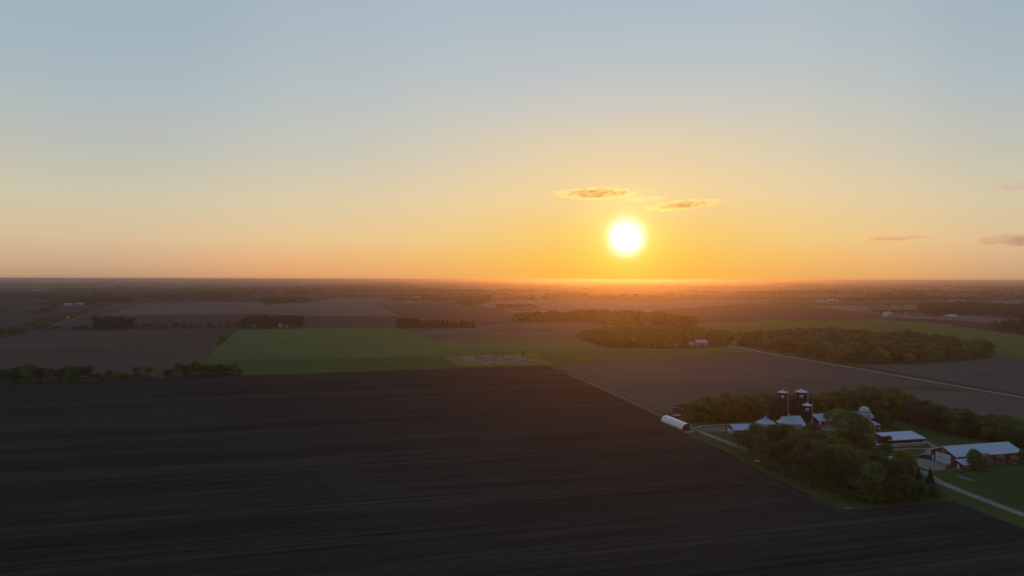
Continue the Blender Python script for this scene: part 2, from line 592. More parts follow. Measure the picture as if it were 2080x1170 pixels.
nf_l, nf_a, nf_b = G(0, 780), G(490, 762), G(1115, 742)
dl = Vector(nf_l) - Vector(nf_a)
left_far = Vector(nf_l) + dl * 2.0
corner = Vector(G(2080, 1075))
back = corner - V * 420
near_poly = [tuple(left_far), nf_l, nf_a, nf_b, G(1200, 778), G(1270, 811), G(1332, 841), G(1352, 862), G(1400, 885), G(1490, 925), G(1560, 965), G(1640, 1003), G(1700, 1033),
             G(1760, 1034), G(1850, 1025), G(1925, 1016), G(1960, 1027), tuple(corner), tuple(back), (-1100, -420)]
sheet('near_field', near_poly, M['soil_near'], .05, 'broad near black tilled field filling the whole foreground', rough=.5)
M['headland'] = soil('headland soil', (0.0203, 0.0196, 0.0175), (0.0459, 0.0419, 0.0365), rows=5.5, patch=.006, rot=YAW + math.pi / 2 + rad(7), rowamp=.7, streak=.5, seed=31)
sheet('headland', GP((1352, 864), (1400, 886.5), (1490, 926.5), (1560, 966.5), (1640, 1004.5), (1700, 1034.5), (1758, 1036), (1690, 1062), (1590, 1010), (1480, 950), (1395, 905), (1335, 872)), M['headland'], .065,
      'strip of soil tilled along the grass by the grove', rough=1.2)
sheet('brown_field', GP((-700, 676), (0, 673), (240, 671), (478, 668), (445, 702), (406, 741), (396, 766), (0, 781)) + [tuple(left_far)], M['soil_left'], .04,
      'dark brown tilled field between hedgerow and the far straight lane', rough=.6)
sheet('green_field', GP((406, 741), (445, 702), (482, 670), (620, 667), (800, 664), (838, 666), (880, 692), (1000, 689), (1172, 687), (1200, 697), (1240, 707), (1400, 709), (1482, 704), (1556, 719), (1340, 729), (1118, 742), (490, 763)),
      M['crop_green'], .045, 'bright green crop field behind the foreground soil', rough=.6)
sheet('darker_green_field', GP((417, 732), (560, 730), (700, 728), (880, 723), (1010, 716), (1160, 713), (1300, 713), (1420, 712), (1530, 716), (1555, 719), (1340, 729), (1118, 742), (490, 763), (407, 741)), M['crop_dark'], .065,
      'darker lower band of the green crop', rough=.8)
sheet('reddish_field', GP((812, 667), (900, 663), (968, 662), (1040, 655), (1182, 654), (1225, 661), (1300, 668), (1250, 674), (1180, 688), (1000, 690), (882, 693), (850, 680)), M['soil_middle'], .06,
      'narrow mauve soil strip between green crop and centre wood', rough=.8)
sheet('mauve_field', GP((1118, 742), (1340, 729), (1556, 718), (2080, 807), (2500, 880), (2500, 1010), (2080, 890), (1960, 860), (1830, 838), (1400, 838), (1334, 838), (1270, 807), (1200, 775)), M['soil_right'], .055,
      'mauve brown tilled field behind the farmstead windbreak', rough=.5)
sheet('grey_field', GP((1738, 741), (1850, 741), (1935, 737), (2030, 725), (2080, 729), (2500, 765), (2500, 876), (2080, 803)), M['soil_road'], .05,
      'grey brown field between gravel road and oval wood', rough=.5)
sheet('upper_green_field', GP((1405, 656), (1560, 651), (1780, 650), (1930, 661), (2080, 682), (2600, 745), (2600, 790), (2080, 729), (2030, 726), (1800, 700), (1480, 690), (1400, 672)), M['crop_upper'], .045,
      'yellow green crop field behind the oval wood', rough=1)
sheet('russet_field', GP((1330, 630), (1500, 618), (1650, 622), (1800, 641), (1960, 662), (1930, 660), (1780, 649), (1560, 650), (1405, 655)), M['soil_far'], .08,
      'russet field beyond the upper green crop', rough=1)
sheet('dusky_field', GP((1780, 648), (1900, 648), (2080, 661), (2300, 690), (2300, 712), (2080, 681), (1930, 660)), M['soil_far_dark'], .09, 'dusky field edge before the white arched shed', rough=1)
sheet('wide_brown_field', GP((112, 671), (215, 641), (520, 638), (800, 645), (832, 658), (800, 663), (620, 666), (480, 667)), M['soil_far'], .07, 'wide brown field behind the conifer row on the left', rough=1)
sheet('pale_brown_field', GP((215, 640), (300, 615), (560, 613), (745, 613), (800, 644), (520, 637)), M['soil_far_pale'], .09, 'pale brown field above the wide brown one', rough=1)
sheet('slate_field', GP((-300, 640), (0, 634), (90, 622), (96, 600), (0, 600), (-300, 602)), M['soil_far_dark'], .1, 'slate coloured field beside the far left wood', rough=1)
sheet('umber_field', GP((-300, 668), (0, 664), (100, 658), (215, 622), (90, 623), (0, 637), (-300, 645)), M['soil_far'], .095, 'umber field with scattered small trees at far left', rough=1)
sheet('rust_field', GP((835, 654), (760, 618), (930, 612), (1045, 636), (1036, 653), (968, 660), (900, 662)), M['soil_far'], .075, 'rust field below the low sun glow', rough=1)
sheet('ochre_field', GP((640, 612), (700, 603), (940, 604), (1060, 612), (930, 611), (760, 617)), M['soil_far_pale'], .11, 'ochre field around the distant white barn', rough=1)

# waste ground with dead reeds in the green crop
sheet('grass_margin', GP((900, 725), (960, 720), (1085, 717), (1128, 741), (930, 744)), M['verge'], .09, 'bright grass margin round the reed patch', 'grass', .8)
sheet('reed_patch', GP((928, 724), (975, 721), (1060, 722), (1098, 733), (1085, 739), (985, 741), (945, 737), (932, 730)), M['reeds'], .12, 'pale dead reed patch with bright grass margin', 'reeds', 1.2, 10)
# verges, strips, roads
ribbon('grass_verge', GP((1112, 741), (1160, 761), (1230, 792), (1300, 824), (1345, 845)), 7, M['verge_dull'], .10, 'grassy verge along the field track', 'verge')
ribbon('farm_track', GP((1150, 757), (1230, 792), (1300, 824), (1343, 845)), 1.8, M['track'], .13, 'pale dirt track running along the soil edge to the hoop shed', 'track')
ribbon('grass_strip', GP((1190, 766), (1250, 764), (1320, 761), (1420, 759), (1500, 759), (1560, 765), (1610, 774), (1700, 784), (1780, 790), (1880, 792), (1960, 795)), 4.0, M['verge_dull'], .10, 'thin grassed waterway crossing the mauve field', 'grass strip', .4)
sheet('grass_wedge', GP((1690, 781), (1800, 786), (1880, 784), (1975, 796), (1880, 793), (1780, 790)), M['grass'], .09, 'dark green wedge of grass beside the gravel road', 'grass', .6)
road_pts = GP((1478, 701), (1556, 717), (1740, 749), (1900, 777), (2080, 808), (2600, 898))
ribbon('road_verge', road_pts, 13, M['verge_dull'], .11, 'grass verges flanking the gravel road', 'verge')
ribbon('gravel_road', road_pts, 6.2, M['gravel'], .15, 'straight pale gravel road past the oval wood', 'road', .05)
ribbon('far_lane', GP((-60, 675), (120, 673), (300, 671), (482, 668), (640, 664)), 5, M['track'], .13, 'thin straight lane under the conifer row', 'road')
ribbon('diagonal_road', GP((96, 664), (140, 652), (185, 636), (250, 614)), 6, M['track'], .16, 'pale diagonal road climbing to the far left wood', 'road')
ribbon('distant_road', GP((-60, 640), (0, 633), (92, 621)), 9, M['track'], .16, 'distant pale road beside the slate field', 'road')
ribbon('wood_lane', GP((1188, 654), (1230, 660), (1300, 669)), 5, M['gravel'], .16, 'short pale lane entering the centre wood', 'road')
ribbon('glow_lane', GP((935, 608), (985, 618), (1050, 632)), 8, M['gravel'], .2, 'faint lane in the rust field under the glow', 'road')
ribbon('field_lane', GP((772, 626), (800, 638), (842, 656)), 4, M['track'], .2, 'faint lane crossing to the dark tree clump', 'road')

# farmstead ground
base = GP((1332, 840), (1352, 862), (1400, 885), (1490, 925), (1560, 965), (1640, 1003), (1700, 1033), (1760, 1034), (1850, 1025), (1925, 1016), (1960, 1027), (2080, 1075)) + \
    [tuple(back), tuple(back + U * 130), G(2500, 1010), G(2080, 890), G(1960, 860), G(1830, 838), G(1400, 838)]
sheet('farm_grass', base, M['grass'], .06, 'rough dark grass around the farm buildings', 'grass', .6, 15)
sheet('lawn', GP((1905, 968), (1960, 957), (2080, 948), (2500, 960), (2500, 1180), (2080, 1035), (1990, 1003)), M['lawn'], .09, 'mown lawn between big red barn and driveway', 'lawn', .5, 12)
sheet('pasture', GP((1812, 850), (1870, 868), (1960, 892), (2080, 915), (2080, 925), (1990, 905), (1900, 898), (1870, 892), (1812, 872)), M['lawn'], .085, 'green pasture strip between windbreak and the barns', 'pasture', .8, 12)
sheet('gravel_yard', GP((1857, 934), (1868, 925), (1882, 920), (1895, 916), (1912, 936), (1925, 947), (1918, 955), (1890, 956), (1866, 948)), M['gravel'], .10, 'pale gravel yard before the big white door', 'yard', .5, 4)
sheet('concrete_apron', GP((1896, 931), (1905, 929), (1930, 938), (1922, 945)), M['concrete'], .14, 'concrete apron at the big white door', 'apron')
ribbon('driveway', GP((1838, 950), (1875, 958), (1906, 978), (1960, 1001), (2080, 1047), (2400, 1170)), 3.7, M['gravel'], .12, 'straight gravel driveway leaving the farm past the lawn', 'driveway', .05)
ribbon('yard_lane', GP((1880, 925), (1885, 917), (1900, 908), (1885, 900), (1868, 893), (1830, 886)), 3, M['gravel'], .11, 'gravel lane between the two red barns', 'lane')
ribbon('loop_lane', GP((1897, 912), (1880, 912), (1850, 911), (1815, 914), (1790, 918)), 2.6, M['gravel'], .125, 'gravel loop below the open red cattle shed', 'lane')
ribbon('shed_lane', GP((1394, 879), (1404, 876), (1416, 874), (1440, 884), (1478, 899), (1520, 915)), 3.6, M['gravel'], .115, 'gravel lane from hoop shed into the grove', 'lane')
ribbon('windbreak_lane', GP((1408, 871), (1424, 866), (1470, 863), (1535, 858), (1580, 856)), 2.6, M['gravel'], .135, 'gravel lane along the foot of the windbreak', 'lane')
sheet('trampled_yard', GP((1420, 868), (1472, 865), (1478, 877), (1450, 881), (1428, 875)), M['yard'], .10, 'bare trampled patch between the two lanes', 'yard', .6, 5)
sheet('barnyard', GP((1640, 862), (1790, 866), (1790, 880), (1640, 874)), M['yard'], .095, 'bare barnyard before the long dairy barn', 'yard', .6, 6)
sheet('slab', GP((1531, 936), (1541, 935), (1548, 938), (1537, 939)), M['concrete'], .16, 'small pale concrete slab on the grass by the grove', 'slab')
sheet('bare_patch', GP((1712, 1033), (1724, 1032), (1735, 1034), (1720, 1036)), M['yard'], .17, 'pale bare patch at the field corner', 'bare ground')
sheet('gravel_scatter', GP((1940, 967), (1950, 966), (1972, 973), (1980, 978), (1965, 976)), M['yard'], .12, 'pale gravel scatter on the lawn', 'gravel', .3, 2)


# ------------------------------------------------------------------ buildings
def gable(root, L, W, ze, zr, walls, ends, roof, over=.35, ridge=None, thick=.12, skip_front=False):
    """Walls with gable ends and a two-slope roof, standing on local x 0..L, y 0..W."""
    rd = W / 2 if ridge is None else ridge
    th = .2
    if not skip_front:
        MB().box(th, L - th, 0, th, 0, ze - .02).build('wall', walls, root)
    MB().box(th, L - th, W - th, W, 0, ze - .02).build('wall', walls, root)
    e = MB()
    prof = [(0, 0), (W, 0), (W, ze - .02), (rd, zr - .02), (0, ze - .02)]
    e.prism(prof, 'x', 0, th)
    e.build('gable_end', ends, root)
    MB().prism(prof, 'x', L - th, L).build('gable_end', ends, root)
    r = MB()
    s1 = (zr - ze) / rd if rd > 0 else 0
    s2 = (zr - ze) / (W - rd) if W > rd else 0
    a = (-over, ze - over * s1)
    r.prism([a, (rd, zr), (rd, zr + thick), (a[0], a[1] + thick)], 'x', -over, L + over)
    if W - rd > .5:
        b = (W + over, ze - over * s2)
        r.prism([(rd, zr), b, (b[0], b[1] + thick), (rd, zr + thick)], 'x', -over, L + over)
    rf = r.build('roof', roof, root)
    tr = MB()
    tr.prism([(a[0] - .05, a[1] - .16), (a[0] - .002, a[1] - .16), (a[0] - .002, a[1] + thick), (a[0] - .05, a[1] + thick)], 'x', -over, L + over)
    tr.prism([(rd - .22, zr + thick - .01), (rd, zr + thick + .09), (rd + .22, zr + thick - .01)], 'x', -over, L + over)
    tr.build('roof_trim', M['white_trim'], rf)
    return rf


def place(front_left):
    return (front_left[0], front_left[1], .15)


# the big red barn with its overhead door and office wing
b = thing('machine_shed', 'long red barn with blue-white roof and large white overhead door', 'barn', (190.9, 292.4, .06), YAW)
gable(b, 35.6, 13, 4.4, 7.1, M['red_wall'], M['red_end'], M['roof_white'])
d = MB().box(-.10, -.005, 3.0, 10.2, .05, 3.9)
d = d.build('overhead_door', M['white_door'], b)
for k in range(7):
    MB().box(-.13, -.105, 3.6 + k * .92, 4.1 + k * .92, 1.75, 2.05).build('door_window', M['glass'], d)
mb = MB()
mb.box(-.14, -.005, 2.8, 3.0, .05, 4.1).box(-.14, -.005, 10.2, 10.4, .05, 4.1).box(-.14, -.005, 3.0, 10.2, 3.9, 4.1)
mb.build('door_frame', M['white_trim'], d)
MB().box(-.08, -.005, 11.4, 12.3, .05, 2.1).build('side_door', M['white_trim'], b)
wf = MB().box(-.09, -.005, 6.0, 7.2, 4.75, 5.9).build('window', M['white_trim'], b)
MB().box(-.11, -.092, 6.15, 7.05, 4.9, 5.75).build('pane', M['glass'], wf)
for x in (-.06, 35.46):
    MB().box(x, x + .2, -.07, -.004, .05, 4.3).build('corner_trim', M['white_trim'], b)
mb = MB()
mb.prism([(-.36, 4.05), (-.36, 4.4), (6.5, 7.22), (6.5, 6.95)], 'x', -.40, -.352)
mb.prism([(6.5, 6.95), (6.5, 7.22), (13.36, 4.4), (13.36, 4.05)], 'x', -.40, -.352)
mb.build('barge_board', M['white_trim'], b)

# low office wing joined to the barn front
o = Vector(G(1936, 950)) - Vector((0, 0))
w = thing('office_wing', 'low red lean-to with white roof and white door before the long barn', 'shed', (190.9 - V.x * 5.2 * 1 - U.x * 2.2, 292.4 - V.y * 5.2 - U.y * 2.2, .06), YAW)
gable(w, 9.5, 5.0, 2.5, 3.6, M['red_wall'], M['red_end'], M['roof_white'], ridge=3.2)
dd = MB().box(-.07, -.004, 1.6, 2.6, .05, 2.1).build('door', M['white_trim'], w)
MB().box(-.09, -.072, 1.85, 2.35, 1.2, 1.9).build('door_glass', M['glass'], dd)
for xa in (1.6, 6.2):
    f_ = MB().box(xa, xa + 1.7, -.07, -.004, .9, 2.1).build('window', M['white_trim'], w)
    MB().box(xa + .12, xa + .78, -.09, -.072, 1.0, 2.0).box(xa + .92, xa + 1.58, -.09, -.072, 1.0, 2.0).build('pane', M['glass'], f_)

# open-fronted cattle shed
fr = Vector((200.3, 330.8))
L_, W_ = 20.3, 8.0
fl = fr - Vector((math.cos(rad(13)), math.sin(rad(13)))) * L_
c = thing('cattle_shed', 'red open-fronted cattle shed with single-slope white roof', 'barn', (fl.x, fl.y, .06), rad(13))
mb = MB()
mb.box(.2, L_ - .2, W_ - .2, W_, 0, 4.9)
mb.build('wall', M['red_wall'], c)
MB().box(.2, L_ - .2, 0, .2, 2.35, 3.4).build('front_fascia', M['red_wall'], c)
mb = None
for xa in (0, L_ - .2):
    MB().prism([(0, 0), (W_, 0), (W_, 4.95), (0, 3.45)], 'x', xa, xa + .2).build('gable_end', M['red_end'], c)
s1 = 1.5 / W_
rf = MB().prism([(-.5, 3.5 - .5 * s1), (W_ + .3, 5 + .3 * s1), (W_ + .3, 5.12 + .3 * s1), (-.5, 3.62 - .5 * s1)], 'x', -.4, L_ + .4).build('roof', M['roof_white'], c)
MB().box(-.4, L_ + .4, -.56, -.503, 3.24, 3.52).build('roof_trim', M['white_trim'], rf)
MB().box(.2, L_ - .2, 0, .25, 0, .75).build('block_wall', M['concrete'], c)
MB().box(.2, L_ - .2, .05, .2, 1.1, 1.5).build('feed_rail', M['white_trim'], c)
for k in range(7):
    MB().box(.3 + k * (L_ - .8) / 6, .5 + k * (L_ - .8) / 6, .22, .42, .75, 2.4).build('post', M['wood_grey'], c)
MB().box(.2, L_ - .2, W_ - .4, W_ - .21, 0.05, 4.6).build('shade_backing', M['dark'], c)  # added near-black sheet; paints the shade behind the open front
MB().box(L_ - .05, L_ + .12, -.12, -.003, 0, 3.4).build('corner_post', M['white_trim'], c)
MB().box(-.08, -.004, .5, 3.2, .05, 3.0).build('door', M['white_door'], c)

# small red shed with white doors, near the hoop barn
s_ = thing('small_shed', 'small red shed with white doors and white roof beside grain bins', 'shed', (115.0, 351.9, .06), rad(9))
gable(s_, 13.5, 8.6, 2.6, 4.3, M['red_wall'], M['red_end'], M['roof_white'])
for a, bb in ((5.2, 7.6), (1.0, 2.8)):
    MB().box(-.07, -.004, a, bb, .05, 2.3).build('door', M['white_door'], s_)
MB().box(-.05, -.004, 3.2, 4.8, .05, 2.4).build('sliding_door', M['red_end'], s_)
pr = MB().prism([(-.6, 1.9), (2.2, 2.2), (2.2, 2.32), (-.6, 2.02)], 'x', -2.6, -.45).build('porch_roof', M['roof_white'], s_)
for xx, yy in ((-2.5, -.4), (-2.5, 2.0), (-.65, -.4)):
    MB().box(xx, xx + .14, yy, yy + .14, 0, 1.9).build('porch_post', M['white_trim'], pr)
MB().box(-2.3, -.3, 8.3, 9.3, .02, .5).build('loading_step', M['concrete'], s_)

# steep white-roofed barn behind the bins
s_ = thing('steep_barn', 'barn with steep white roof showing behind the larger grain bin', 'barn', (145.5, 360.4, .06), YAW)
gable(s_, 11.5, 9.6, 2.7, 6.6, M['red_wall'], M['red_end'], M['roof_white'])
MB().box(11.5 + .004, 11.57, 3.0, 6.2, .05, 2.6).build('door', M['white_door'], s_)

# long dairy barn and its open wing
s_ = thing('dairy_barn', 'long low red dairy barn under white roof behind the grove', 'barn', (169.2, 375.6, .06), YAW)
rf = gable(s_, 37, 11.4, 2.6, 4.9, M['red_wall'], M['red_end'], M['roof_white'])
MB().box(-.08, -.004, 5.5, 8.5, .05, 2.5).build('door', M['white_door'], s_)
for k in range(7):
    f_ = MB().box(1.0 + k * 2.6, 2.0 + k * 2.6, -.06, -.004, 1.0, 1.8).build('window', M['white_trim'], s_)
    MB().box(1.1 + k * 2.6, 1.9 + k * 2.6, -.075, -.062, 1.08, 1.72).build('pane', M['glass'], f_)
MB().box(.2, 1.1, -.07, -.004, .05, 2.0).build('side_door', M['white_trim'], s_)
s_ = thing('open_shelter', 'open shelter with pale lean-to roof on posts by domed silo', 'shelter', (187.5, 361.0, .06), YAW)
rf = MB().prism([(-.3, 3.0), (9.0, 4.4), (9.0, 4.52), (-.3, 3.12)], 'x', -.3, 9.3).build('roof', M['roof_white'], s_)
for k in range(4):
    MB().box(.0 + k * 2.95, .18 + k * 2.95, 0, .18, 0, 3.0).build('post', M['white_trim'], s_)
MB().box(.1, 8.9, 8.6, 8.8, 0, 4.2).build('wall', M['red_wall'], s_)


# grain bins
def bin_(name, label, x, y, r, ze, zp):
    root = thing(name, label, 'grain bin', (x, y, .06), 0, 'round galvanised grain bins')
    n = 40
    body = MB().lathe([(r, 0), (r, ze)], n)
    for k in range(1, 6):
        body.lathe([(r + .002, ze * k / 6 - .03), (r + .05, ze * k / 6), (r + .002, ze * k / 6 + .03)], n)
    body.build('bin_wall', M['bin_steel'], root)
    st = MB()
    for i in range(20):
        a = 2 * math.pi * i / 20
        st.tube((math.cos(a) * (r + .09), math.sin(a) * (r + .09), 0), (math.cos(a) * (r + .09), math.sin(a) * (r + .09), ze - .1), .07, .07, 5)
    st.build('stiffener', M['cap_white'], root)
    cone = MB().lathe([(r + .25, ze - .12), (r + .25, ze - .02), (.55, zp - .35), (.55, zp), (.0, zp + .12)], n)
    for i in range(24):
        a = 2 * math.pi * i / 24
        ca, sa = math.cos(a), math.sin(a)
        cone.tube(((r + .2) * ca, (r + .2) * sa, ze + .02), (.6 * ca, .6 * sa, zp - .33), .05, .04, 4)
    cn = cone.build('cone_roof', M['bin_roof'], root)
    MB().lathe([(.5, zp - .2), (.5, zp + .35), (.0, zp + .5)], 12).build('vent_cap', M['cap_white'], cn)
    ld = MB()
    for a in (rad(250), rad(254)):
        ld.tube((math.cos(a) * (r + .25), math.sin(a) * (r + .25), 0), (math.cos(a) * (r + .25), math.sin(a) * (r + .25), ze), .04, .04, 5)
    ld.build('ladder', M['cap_white'], root)
    return root


bin_('grain_bin', 'smaller round grain bin with cone roof beside small red shed', 133.2, 357.6, 4.8, 5.2, 8.0)
bin_('grain_bin', 'larger round grain bin with cone roof before the silos', 144.6, 355.2, 6.0, 6.0, 9.6)


def zat(px, py, y):
    """Height of the point seen at that pixel when it stands at depth y."""
    r = ray(px, py)
    return H + r.z * y / r.y


def xat(px, y, py=850):
    r = ray(px, py)
    return r.x * y / r.y


# the three dark silos
def silo(label, px, y, r, top_py, plate=True):
    x = xat(px, y)
    z = zat(px, top_py, y)
    root = thing('tower_silo', label, 'silo', (x, y, .06), 0, 'dark blue tower silos with white caps')
    n = 36
    MB().lathe([(r, 0), (r, z)], n).build('silo_wall', M['silo_blue'], root, False)
    bd = MB()
    k = 0
    zz = 1.45
    while zz < z - .5:
        bd.lathe([(r + .003, zz - .05), (r + .07, zz), (r + .003, zz + .05)], n)
        zz += 1.45
    bd.build('hoop_band', M['silo_band'], root)
    cp = MB().lathe([(r + .02, z - .02), (r + .28, z + .02), (r + .28, z + .2), (r * .5, z + r * .34), (.35, z + r * .48), (0, z + r * .5)], n).build('cap', M['cap_white'], root)
    MB().lathe([(.3, z + r * .4), (.3, z + r * .5 + .55), (.0, z + r * .5 + .8)], 10).build('vent', M['cap_white'], cp)
    # white name board bent round the drum, facing the yard, with a narrower bar below it
    ac = math.atan2(-y, -x)
    def board(half, z0, z1, off):
        b_ = MB()
        q = 8
        vv, ff = [], []
        for i in range(q + 1):
            a = ac - half + 2 * half * i / q
            for rr in (r + off, r + off + .06):
                for hh in (z0, z1):
                    vv.append((rr * math.cos(a), rr * math.sin(a), hh))
        for i in range(q):
            a, b2 = 4 * i, 4 * (i + 1)
            ff += [(a + 2, b2 + 2, b2 + 3, a + 3), (a, a + 1, b2 + 1, b2), (a + 1, a + 3, b2 + 3, b2 + 1), (a, b2, b2 + 2, a + 2)]
        ff += [(0, 2, 3, 1), (4 * q, 4 * q + 1, 4 * q + 3, 4 * q + 2)]
        return b_.add(vv, ff)
    board(.36, z - 2.1, z - 1.2, .10).build('name_board', M['cap_white'], root)
    board(.30, z - 2.85, z - 2.5, .10).build('name_bar', M['rim'], root)
    a = ac + 1.45
    lx, ly = (r + .45) * math.cos(a), (r + .45) * math.sin(a)
    MB().tube((lx, ly, 0), (lx, ly, z + 1.6), .22, .22, 8).build('filler_pipe', M['bin_steel'], root)
    return root


silo('lone dark silo with white cap standing apart from the taller pair', 1589.6, 386, 2.35, 797.5)
silo('tallest and widest dark silo with white cap', 1627.7, 387, 2.95, 796.5)
silo('shortest dark silo with white cap in front of the tallest', 1639.3, 374, 2.3, 823.5)

# concrete stave silo with a dome
y = 371.5
x = xat(1755.6, y)
r = 2.65
zd = zat(1755, 836, y)
root = thing('stave_silo', 'grey concrete silo with shining white dome', 'silo', (x, y, .06))
bd = MB().lathe([(r, 0), (r, zd - 1.4)], 36)
bd.build('silo_wall', M['stave'], root)
hp = MB()
for k in range(10):
    zz = .7 + k * (zd - 2.4) / 9
    hp.lathe([(r + .003, zz - .04), (r + .05, zz), (r + .003, zz + .04)], 36)
hp.build('hoop_band', M['silo_band'], root)
MB().lathe([(r + .004, zd - 4.6 - 2.2), (r + .09, zd - 4.6 - 2.2), (r + .09, zd - 5.0), (r + .004, zd - 5.0)], 36).build('pale_band', M['concrete'], root)
MB().lathe([(r + .01, zd - 1.4), (r + .12, zd - 1.4), (r + .12, zd - .45), (r + .01, zd - .45)], 36).build('white_band', M['cap_white'], root)
MB().lathe([(r + .0, zd - .45), (r + .05, zd - .2), (r + .0, zd)], 36).build('dark_band', M['silo_band'], root)
prof = [((r + .1) * math.cos(a), zd + r * 1.05 * math.sin(a)) for a in [i * math.pi / 2 / 10 for i in range(11)]]
MB().lathe(prof, 36).build('dome', M['bin_roof'], root, True)
ch = MB()
ch.prism([(-.5, 1.0), (.5, 1.0), (.5, zd - .2), (-.5, zd - .2)], 'x', r, r + .9)
ch.build('chute', M['cap_white'], root)

# round slurry tank
tk = thing('slurry_tank', 'round open dark brown tank beside the windbreak end', 'tank', (104.8, 411.0, .06))
rr = 8.0
MB().lathe([(rr, 0), (rr, 3.3), (rr - .1, 3.3), (rr - .1, .4)], 56).build('tank_wall', M['rust_tank'], tk)
MB().lathe([(rr - .12, 1.0), (0, 1.0)], 56).build('slurry', M['manure'], tk)
MB().lathe([(rr + .004, 3.05), (rr + .12, 3.1), (rr + .12, 3.25), (rr + .004, 3.3)], 56).build('rim_band', M['silo_band'], tk)
mb = MB()
for sgn in (0, .05):
    a = rad(183) + sgn * 1.6
    mb.tube(((rr + .5) * math.cos(a), (rr + .5) * math.sin(a), 0), ((rr + .3) * math.cos(a), (rr + .3) * math.sin(a), 4.2), .06, .06, 6)
for k in range(8):
    a0, a1 = rad(183), rad(183) + .08
    z = .4 + k * .5
    mb.tube(((rr + .45) * math.cos(a0), (rr + .45) * math.sin(a0), z), ((rr + .45) * math.cos(a1), (rr + .45) * math.sin(a1), z), .04, .04, 5)
mb.build('ladder', M['rim'], tk)
MB().tube((-rr + .3, -1.5, 3.1), (-rr + 5.5, 1.5, 3.0), .12, .12, 8).build('agitator_pipe', M['rim'], tk)

# hoop shed: arch ribs, a stretched white cover, one open end
hs = thing('hoop_shed', 'long white fabric hoop shed with open arched end', 'shed', (90.5, 361.3, .06), rad(16))
Wd, Ln, Ht = 6.2, 23.5, 3.5
nA = 22


def arch(i, dr=0.0):
    a = math.pi * i / nA
    return (Wd / 2 - (Wd / 2 + dr) * math.cos(a), (Ht + dr) * math.sin(a) ** .85)


mb = MB()
nl = 30
vv, ff = [], []
for j in range(nl + 1):
    yy = Ln * j / nl
    sag = -.10 * abs(math.sin(math.pi * j / 3.0))
    for dr in (.0, -.05):
        for i in range(nA + 1):
            q = arch(i, sag + dr)
            vv.append((q[0], yy, q[1]))
k = nA + 1
for j in range(nl):
    for i in range(nA):
        a = j * 2 * k + i
        b_ = (j + 1) * 2 * k + i
        ff.append((a, a + 1, b_ + 1, b_))
        ff.append((a + k, b_ + k, b_ + k + 1, a + k + 1))
for j in (0, nl):
    for i in range(nA):
        a = j * 2 * k + i
        ff.append((a, a + k, a + k + 1, a + 1))
mb.add(vv, ff)
mb.build('cover', M['hoop_cover'], hs, True)
for yy in (.05, Ln - .1):
    mb = MB()
    for i in range(nA):
        a, b_ = arch(i, .05), arch(i + 1, .05)
        mb.tube((a[0], yy, a[1]), (b_[0], yy, b_[1]), .09, .09, 6)
    mb.build('end_hoop', M['cap_white'], hs)
for j in range(1, 10):
    mb = MB()
    for i in range(nA):
        a, b_ = arch(i, -.25), arch(i + 1, -.25)
        mb.tube((a[0], Ln * j / 10, a[1]), (b_[0], Ln * j / 10, b_[1]), .04, .04, 5)
    mb.build('rib', M['rim'], hs)
for xx in (-.12, Wd + .02):
    MB().box(xx, xx + .1, 0, Ln, 0, .55).build('base_board', M['wood_grey'], hs)
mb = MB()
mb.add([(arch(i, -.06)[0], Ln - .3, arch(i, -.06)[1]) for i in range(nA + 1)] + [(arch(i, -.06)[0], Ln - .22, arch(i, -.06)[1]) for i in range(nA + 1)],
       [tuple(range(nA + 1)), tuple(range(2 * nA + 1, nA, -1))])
mb.build('end_wall', M['dark'], hs)  # end wall and floor are near-black: shade inside the hoop is in their colour
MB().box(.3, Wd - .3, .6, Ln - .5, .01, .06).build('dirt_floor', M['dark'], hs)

# flat white trailer and dark heap by the tank
x, y = G(1375.5, 846.5)
tr = thing('flat_trailer', 'small white flat trailer parked below the round tank', 'trailer', (x, y, .1), rad(5))
MB().box(-2.2, 2.2, -1.0, 1.0, .7, .95).build('deck', M['paint_white'], tr)
for sx in (-1.0, 1.0):
    for sy in (-1, 1):
        MB().tube((sx, sy * .95, .38), (sx, sy * 1.13, .38), .38, .38, 12).build('wheel', M['tyre'], tr)
MB().box(-3.6, -2.2, -.06, .06, .6, .75).build('drawbar', M['rim'], tr)


# ------------------------------------------------------------------ farm house among the grove
x, y = G(1770, 934)
hs2 = thing('farm_house', 'white farm house almost hidden among the grove trees', 'house', (x, y, .06), YAW)
gable(hs2, 9, 7, 3.4, 5.6, M['siding'], M['siding'], M['shingle'])
for xa in (1.2, 4.4, 6.8):
    f_ = MB().box(xa, xa + 1.1, -.07, -.004, 1.2, 2.7).build('window', M['white_trim'], hs2)
    MB().box(xa + .1, xa + 1.0, -.09, -.072, 1.3, 2.6).build('pane', M['glass'], f_)
MB().box(2.9, 3.9, -.07, -.004, .05, 2.2).build('door', M['machine_red'], hs2)
MB().box(6.5, 7.2, 4.5, 5.1, 4.2, 6.6).build('chimney', M['concrete'], hs2)
x, y = G(1815, 948)
ga = thing('garage', 'small white garage glimpsed between the conifers and golden tree', 'garage', (x, y, .06), YAW)
gable(ga, 5.5, 5, 2.3, 3.5, M['siding'], M['siding'], M['shingle'])
MB().box(1.2, 4.4, -.07, -.004, .05, 2.2).build('garage_door', M['white_door'], ga)


